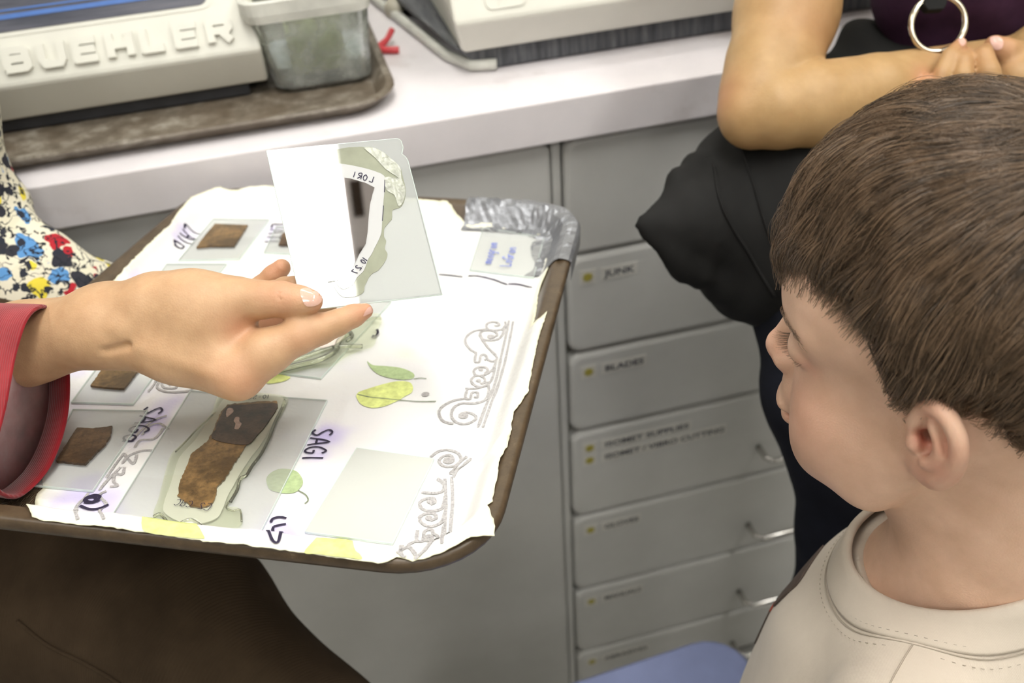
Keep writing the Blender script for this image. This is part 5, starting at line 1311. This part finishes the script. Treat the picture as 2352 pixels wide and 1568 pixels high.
# ears
def ear(s):
    B = nrm(np.array([-.88, .47 * s, 0.02])); Uu = nrm(np.array([-.22, .12 * s, 1.0])); Uu = nrm(Uu - B * (B @ Uu)); N_ = np.cross(Uu, B) * s; N_ = N_ if N_[1] * s > 0 else -N_
    O = np.array([.78, 6.75 * s, -0.15])
    def e(a, b, c=0.0): return H(*(O + B * a * .9 + Uu * b * .86 + N_ * c))
    EM = np.array([B @ HM, Uu @ HM, N_ @ HM])
    S.el(e(1.25, .2, .0), (.0165, .0265, .0042), .004, 'u', EM)
    S.el(e(.9, -2.0, .05), (.0105, .0105, .0042), .004, 'u', EM)
    hx = [(.10, .35, .25), (.05, 1.3, .35), (.35, 2.3, .40), (1.1, 2.95, .45), (2.0, 2.75, .5), (2.65, 1.9, .5), (2.8, .8, .45), (2.5, -.4, .35), (1.95, -1.4, .25), (1.4, -2.3, .15)]
    sp = spline([np.array(q) for q in hx], 3)
    S.chain([e(*q) for q in sp], list(np.linspace(.0034, .0040, len(sp))), .0025)
    S.el(e(1.0, 0.15, .75), (.0085, .0115, .0085), .002, 's', EM)
    S.rc(e(.60, .3, .3), e(.30, .05, -.7), .0044, .0032, .002, 's')
    sp = spline([np.array(q) for q in [(1.25, 1.9, .5), (1.75, 1.0, .55), (1.75, .1, .5), (1.35, -.8, .45), (.9, -1.15, .4)]], 3)
    S.chain([e(*q) for q in sp], [.0028] * len(sp), .0022)
    S.el(e(.05, -.25, .35), (.0042, .0052, .0042), .003, 'u', EM)
    S.rc(e(1.9, 1.9, .75), e(2.25, .4, .75), .0018, .0016, .0018, 's')
    return e
eL = ear(1); eR = ear(-1)
V, Q = S.mesh(); V = relax(V, Q, 2, 0.4)
bodyo = add('body', V, Q, M['skin_boy'], boy, smooth=True)
rd = near(V, [(H(9.4, 0, -1.0), .013, .35), (H(6.2, 3.8, -2.2), .026, .30), (H(6.2, -3.8, -2.2), .026, .30), (H(8.6, 0, -4.1), .008, .7), (H(8.4, 0, -5.2), .008, .7), (H(8.2, 1.3, -4.6), .007, .6), (H(8.2, -1.3, -4.6), .007, .6),
              (eL(.7, .2, 0), .008, .9), (eL(2.3, .8, .4), .010, .45), (eL(1.2, 2.8, .4), .010, .3), (eL(.9, -2.0, .1), .012, .35), (eL(1.9, -.8, .2), .012, .45), (H(6.6, 4.6, 1.2), .008, .3), (eR(1.2, .5, 0), .03, .4)], 1)
vcol(bodyo, 'red', np.clip(rd, 0, 1))
BBV = bvh_of(V, Q)

# eyes between the lids
M['eye_white'] = simple('eye_white', (0.72, 0.70, 0.68), 0.15, 0.02, coat=1.0)
M['iris'] = simple('dark_iris', (0.03, 0.02, 0.014), 0.1, 0.02, coat=1.0)
def ball(name, c, r, mat, parent, ax=None, cap=None):
    mb = MB(); rings = []; ax = nrm(ax) if ax is not None else np.array([0, 0, 1.0]); u = nrm(np.cross(ax, [0.2, 0.9, 0.1])); w = np.cross(ax, u)
    t1 = cap if cap else math.pi - 0.02
    for t in np.linspace(0.02, t1, 14): rings.append([c + r * (math.cos(t) * ax + math.sin(t) * (math.cos(a) * u + math.sin(a) * w)) for a in np.linspace(0, 2 * math.pi, 20, endpoint=False)])
    return mb.loft(rings).build(name, mat, parent, smooth=True)
for s in (1, -1):
    ec = H(6.95, 3.0 * s, 1.55); eo = ball('eye', ec, .0122, M['eye_white'], bodyo); ball('iris', ec, .01235, M['iris'], eo, HF - 0.35 * HU, 0.5)

# ------------------------------------------------------------------ hair
CE = np.array([-.2, 0, 4.3]); RA = np.array([9.15, 7.25, 8.35])
UM_PHI = [0, 12, 23, 35, 51, 60, 66, 70, 73, 80, 86, 95, 105, 115, 125, 140, 180]
UM_U = [5.1, 5.4, 6.0, 6.65, 6.5, 5.8, 4.7, 3.3, 1.9, 1.2, 1.4, 2.2, 2.2, 0.7, -1.4, -3.6, -4.6]
def umin(phi): return np.interp(np.abs(phi), UM_PHI, UM_U)
def onto(p, off):
    q = (p - CE) / RA; k = np.linalg.norm(q, axis=-1, keepdims=True); q = q / k
    nn_ = q / RA; nn_ = nn_ / np.linalg.norm(nn_, axis=-1, keepdims=True)
    return CE + q * RA + nn_ * off[..., None], nn_
def thick(p):
    phi = np.degrees(np.arctan2(p[..., 1], p[..., 0])); t = np.clip((p[..., 2] - umin(phi)) / 5.0, 0, 1)
    return 0.18 + 1.15 * t ** 0.7 + 0.55 * np.clip((p[..., 2] - 8.5) / 4.0, 0, 1)
M['hair_cap'] = simple('dark_hair_undercoat', (0.045, 0.030, 0.018), 0.7, 0.3, 150, 0.4, 500, 0.0008)
NPH, NT_ = 96, 26; vs = []
for i in range(NPH):
    phi = math.radians(-180 + 360 * i / NPH); u0 = float(umin(math.degrees(phi))) + 0.25 + 0.25 * noise.noise(Vector((phi * 9, 1, 0)))
    th0 = math.asin(np.clip((u0 - CE[2]) / RA[2], -1, 1))
    for j in range(NT_):
        th = th0 + (math.pi / 2 - 0.01 - th0) * j / (NT_ - 1)
        d_ = np.array([math.cos(th) * math.cos(phi) * RA[0], math.cos(th) * math.sin(phi) * RA[1], math.sin(th) * RA[2]])
        p = CE + d_; q, _ = onto(p[None], (thick(p[None]) - 0.32) * (0.25 + 0.75 * min(1, j / 5.0))); vs.append(H(*q[0]))
fs = [(i * NT_ + j, ((i + 1) % NPH) * NT_ + j, ((i + 1) % NPH) * NT_ + j + 1, i * NT_ + j + 1) for i in range(NPH) for j in range(NT_ - 1)]
hair = add('hair', vs, fs, M['hair_cap'], boy, smooth=True, label='short brown hair brushed forward from the crown')
def strands(name, roots, nseg, mat, parent, r0, r1):
    n_, k = roots.shape[:2]; hc_ = bpy.data.hair_curves.new(name); hc_.add_curves([k] * n_)
    off = origin_of(parent); hc_.attributes['position'].data.foreach_set('vector', (roots - off).astype(np.float32).ravel())
    ra_ = hc_.attributes.get('radius') or hc_.attributes.new('radius', 'FLOAT', 'POINT')
    ra_.data.foreach_set('value', np.tile(np.linspace(r0, r1, k), n_).astype(np.float32))
    o = bpy.data.objects.new(name, hc_); col.objects.link(o); o.parent = parent; hc_.materials.append(mat); return tag(o, kind='stuff')
NS, KS = 34000, 16
r_ = rng.normal(size=(NS * 2, 3)); r_ /= np.linalg.norm(r_, axis=1, keepdims=True)
p0 = CE + r_ * RA; ph = np.degrees(np.arctan2(p0[:, 1], p0[:, 0])); p0 = p0[p0[:, 2] > umin(ph) + 0.15][:NS]; NS = len(p0)
WH = np.array([-5.2, 0.8, 11.4])
lump = np.array([[noise.noise(Vector((float(q[0]) * .55, float(q[1]) * .55, float(q[2]) * .55))), noise.noise(Vector((float(q[0]) * .55 + 30, float(q[1]) * .55, float(q[2]) * .55))), noise.noise(Vector((float(q[0]) * 1.6, float(q[1]) * 1.6 + 11, float(q[2]) * 1.6)))] for q in p0])
jit = rng.normal(size=(NS, 3)) * 0.07
LEN = 5.0 + 1.8 * rng.random(NS); LEN = np.where(np.degrees(np.abs(np.arctan2(p0[:, 1], p0[:, 0]))) > 75, np.minimum(LEN, 1.6 + np.clip(p0[:, 2] - 1, 0, 9) * 0.45), LEN)
ds = LEN / (KS - 1); p = p0.copy(); path = np.zeros((NS, KS, 3)); alive = np.ones(NS); endcut = rng.random(NS) ** 1.5 * 1.0 + 0.55 * lump[:, 2]
lift = 0.12 + 0.28 * rng.random(NS) + 0.75 * np.clip(lump[:, 2], -.4, 1)
for k in range(KS):
    t = k / (KS - 1)
    q, nn_ = onto(p, thick(p) - 0.30 + lift * math.sin(math.pi * min(t * 1.15, 1)) * 1.0 + 0.10)
    path[:, k] = q if k == 0 else np.where(alive[:, None] > 0, q, path[:, k - 1] + (path[:, k - 1] - path[:, max(k - 2, 0)]) * 0.25)
    d_ = p - WH; d_ = d_ / (np.linalg.norm(d_, axis=1, keepdims=True) + 1e-6)
    side = np.clip((np.abs(p[:, 1]) - 3.0) / 4.0, 0, 1)[:, None]; frontness = np.clip((p[:, 0] - 1) / 7, 0, 1)[:, None]
    d_ = d_ + side * np.array([0.10, 0, -0.75]) + frontness * np.array([0.0, 0, -0.55]) + (1 - side) * (1 - frontness) * np.array([0.35, 0, 0])
    swirl = np.cross(nn_, d_); d_ = d_ + swirl * (0.55 * lump[:, 0:1]) + np.array([0, 0.55, 0]) * lump[:, 1:2] * 0.6 + jit
    d_ = d_ - nn_ * np.sum(d_ * nn_, 1, keepdims=True); d_ = d_ / (np.linalg.norm(d_, axis=1, keepdims=True) + 1e-6)
    nxt = p + d_ * ds[:, None]; ph = np.degrees(np.arctan2(nxt[:, 1], nxt[:, 0]))
    alive = alive * (nxt[:, 2] > umin(ph) - endcut); p = np.where(alive[:, None] > 0, nxt, p + d_ * ds[:, None] * 0.02)
Wp = HO + 0.01 * (path @ HM)
def _hair(name, dark, mid, light):
    t = NT(name); hi = t.n('ShaderNodeHairInfo')
    c = t.ramp(hi.outputs['Random'], [(0.0, dark), (0.5, mid), (1.0, light)])
    n_ = t.noise(70, 3, 0.6); c = t.mix(t.ramp(n_, [(0.42, 0.0), (0.62, 0.40)]), c, light)
    t.base(Base_Color=c, Roughness=0.34); t.b.inputs['Specular IOR Level'].default_value = 0.6
    t.b.inputs['Anisotropic'].default_value = 0.0
    return t.m
M['hair'] = _hair('brown_hair', (0.030, 0.019, 0.011), (0.085, 0.054, 0.032), (0.27, 0.175, 0.105))
strands('hair_strands', Wp, KS, M['hair'], hair, 0.00013, 0.00005)
# eyebrows and lashes
M['brow'] = _hair('brow_hair', (0.08, 0.045, 0.025), (0.14, 0.085, 0.05), (0.20, 0.12, 0.07))
for s in (1, -1):
    st = []
    for i in range(90):
        a = 0.12 + 0.88 * rng.random(); b = rng.normal() * 0.09
        c = np.array([8.35 - 2.0 * a ** 1.5, (1.7 + 2.9 * a) * s, 3.05 + 0.35 * math.sin(a * 2.6) + b]); loc, nn_, _, _ = BBV.find_nearest(Vector(H(*c)))
        w = np.array(loc); n3 = np.array(nn_); dr = nrm(0.75 * (-HF) * a + HL * s * 0.8 + HU * (0.25 - 0.5 * a))
        st.append([w + dr * 0.0065 * t + n3 * (0.0003 + 0.0005 * math.sin(math.pi * t)) for t in np.linspace(0, 1, 5)])
    strands('eyebrow', np.array(st), 5, M['brow'], bodyo, 0.00009, 0.00004)
    st = []
    for i in range(60):
        a = i / 59.0; c = np.array([8.25 - 1.25 * a ** 1.6, (1.75 + 2.6 * a) * s, 1.25 + 0.18 * math.sin(math.pi * a)])
        w = H(*c); L_ = 0.0085 * (0.7 + 0.5 * math.sin(math.pi * min(a + .15, 1))) * (0.85 + 0.3 * rng.random())
        dr = nrm(HF * (1.0 - 0.55 * a) + HL * s * (0.10 + 0.75 * a) - HU * 0.35 + 0.08 * rng.normal(size=3))
        st.append([w + dr * L_ * t + HU * L_ * 0.35 * t * t for t in np.linspace(0, 1, 6)])
    strands('eyelash', np.array(st), 6, M['brow'], bodyo, 0.00014, 0.00004)

# ------------------------------------------------------------------ beige T-shirt
def _jersey():
    t = NT('beige_jersey')
    f = t.noise(22, 4, 0.6); g = t.noise(900, 2)
    t.base(Base_Color=t.mix(t.math('MULTIPLY', g, 0.25), t.ramp(f, [(0.3, (0.535, 0.465, 0.385)), (0.7, (0.60, 0.525, 0.44))]), (0.65, 0.585, 0.505)), Roughness=0.9)
    t.b.inputs['Specular IOR Level'].default_value = 0.15; t.b.inputs['Sheen Weight'].default_value = 0.15
    w = t.n('ShaderNodeTexWave', Vector=t.mapped((1, 1, 1), (0.2, 0.5, 0.3)), Scale=420.0, Distortion=0.6).outputs[1]
    b = t.bump(w, 0.15, 0.0003); t.bump(t.noise(50, 4), 0.3, 0.003, b); return t.m
M['jersey'] = _jersey()
def B(f, l, u): return NB + BF * f + BL * l + BU * u
BM = np.array([BF, BL, BU])
RING_F, RING_L, TILT = 0.062, 0.058, 0.50
def cring(a, grow=0.0, drop=0.0):
    ca, sa = math.cos(a), math.sin(a)
    return B((RING_F + grow) * ca + 0.001, (RING_L + grow) * sa, -TILT * RING_F * math.cos(a - 0.30) - drop - 0.012 * max(0.0, -sa))
S = SDF(NB - np.array([.30, .30, .46]), NB + np.array([.30, .30, .06]), 0.0042)
S.el(B(0.008, 0, -.160), (.094, .124, .140), .03, 'u', BM); S.el(B(0.010, 0, -.30), (.104, .124, .16), .06, 'u', BM)
S.el(B(-0.014, 0, -.058), (.068, .085, .045), .03, 'u', BM); S.rc(B(-.046, .03, -.028), B(-.046, -.03, -.028), .030, .030, .025)
for s in (1, -1):
    fd = 0.010 if s < 0 else 0.0
    S.rc(B(-.006, .040 * s, -.054 - fd), B(-.004, .118 * s, -.068 - fd), .040, .044, .03)
    S.chain([B(-.004, .118 * s, -.062 - fd), B(0.005, .150 * s, -.15), B(0.02, .162 * s, -.235)], [.046, .045, .047], .02)
ax0, ax1 = B(0.004, 0, -.06), B(-0.02, 0, .09)
S.rough(lambda X, Y, Z: 0.0022 * np.sin(60 * (X * BL[0] + Y * BL[1]) + 28 * Z + 3 * np.sin(25 * Z)) * np.clip((NB[2] - 0.07 - Z) / 0.06, 0, 1))
rn = nrm(BF * TILT * .955 + BL * TILT * .296 + BU); S.rc(B(0.001, 0, 0.0) - rn * 0.02, B(0.001, 0, 0.0) + rn * 0.11, .0600, .070, .003, 's')
S.plane(B(0, 0, -.44), (0, 0, -1))
V, Q = S.mesh(); V = relax(V, Q, 3, 0.4)
shirt = add('t_shirt', V, Q, M['jersey'], boy, smooth=True, label='beige jersey T-shirt')
HBV = bvh_of(V, Q)
def on_shirt(p, off):
    loc, n_, _, _ = HBV.find_nearest(Vector(p)); return np.array(loc) + np.array(n_) * off
NA = 72; rows_ = []
for grow, off, free in ((-0.0018, 0.0, 1), (-0.001, 0.0018, 1), (0.001, 0.0022, 1), (0.004, 0.0020, 0.75), (0.008, 0.0016, 0.35), (0.012, 0.0014, 0.1), (0.0155, 0.0013, 0.0), (0.0165, 0.0004, 0.0)):
    rw = []
    for i in range(NA):
        a = 2 * math.pi * i / NA; f_ = cring(a, grow, 0.0 if grow < 0.004 else (grow - 0.004) * 0.55); s_ = on_shirt(cring(a, grow, grow * 0.9), off)
        rw.append(f_ * free + s_ * (1 - free) + (np.array([0, 0, off]) if free == 1 else 0))
    if grow > 0.003:
        for _ in range(4): rw = [(rw[i - 1] + 2 * rw[i] + rw[(i + 1) % NA]) / 4 for i in range(NA)]
    rows_.append(rw)
bandm = MB().loft(rows_, caps=False); band_v, band_q = bandm.v, bandm.f
band = bandm.build('neckband', M['jersey'], shirt, smooth=True, solid=0.0012)
M['stitch'] = simple('shirt_stitching', (0.36, 0.31, 0.25), 0.9)
mb = MB()
for grow in (0.0138, 0.0185, 0.0225):
    ringp = [on_shirt(cring(2 * math.pi * i / 220, grow, grow * 0.9), 0.0024 if grow < 0.015 else 0.0012) for i in range(221)]
    for _ in range(30): ringp = [(ringp[i - 1] + 2 * ringp[i] + ringp[(i + 1) % 220]) / 4 for i in range(220)]
    ringp.append(ringp[0])
    if grow == 0.0185: mb.tube(ringp, 0.00035, 5, False)
    else:
        for i in range(0, 219, 2): mb.tube([ringp[i], ringp[i] * 0.3 + ringp[i + 1] * 0.7], 0.00022, 4)
tag(mb.build('stitching', M['stitch'], shirt), kind='stuff')

# embroidered patches on the chest
M['patch'] = simple('brown_chest_patch', (0.085, 0.060, 0.048), 0.8, 0.2, 200)
M['patch_red'] = simple('rust_chest_patch', (0.30, 0.035, 0.012), 0.8, 0.1)
def chest_patch(name, pts, mat):
    v, f = fill2d([np.array(q) for q in spline([np.array(q, float) for q in pts], 4, closed=True)], 0.004)
    add(name, [on_shirt(B(0.14, q[0] + .003, q[1] - .024), 0.0012) for q in v], f, mat, shirt, smooth=True, solid=0.0010)
chest_patch('chest_patch', [(.000, -.030), (.006, -.050), (.002, -.080), (-.010, -.091), (-.05, -.085), (-.06, -.055), (-.045, -.030)], M['patch'])
chest_patch('chest_patch_band', [(-.008, -.094), (-.009, -.103), (-.05, -.101), (-.05, -.092)], M['patch_red'])
chest_patch('chest_patch', [(-.009, -.106), (-.004, -.125), (-.006, -.147), (-.035, -.151), (-.05, -.125), (-.045, -.106)], M['patch'])

NBV = bvh_of(np.array(band_v), [q for q in band_q])
for nm, bv, path in (('neckband_seam', NBV, [(2153, 1398), (2156, 1440), (2160, 1490)]), ('shoulder_seam', HBV, [(2097, 1480), (2072, 1520), (2040, 1580), (2020, 1640)])):
    sp = [surf(bv, *q, 0.0004) for q in spline([np.array(q, float) for q in path], 6)]; sp = [q for q in sp if q is not None]
    if len(sp) > 3: MB().tube(sp, 0.0005, 5).build(nm, M['stitch'], shirt)
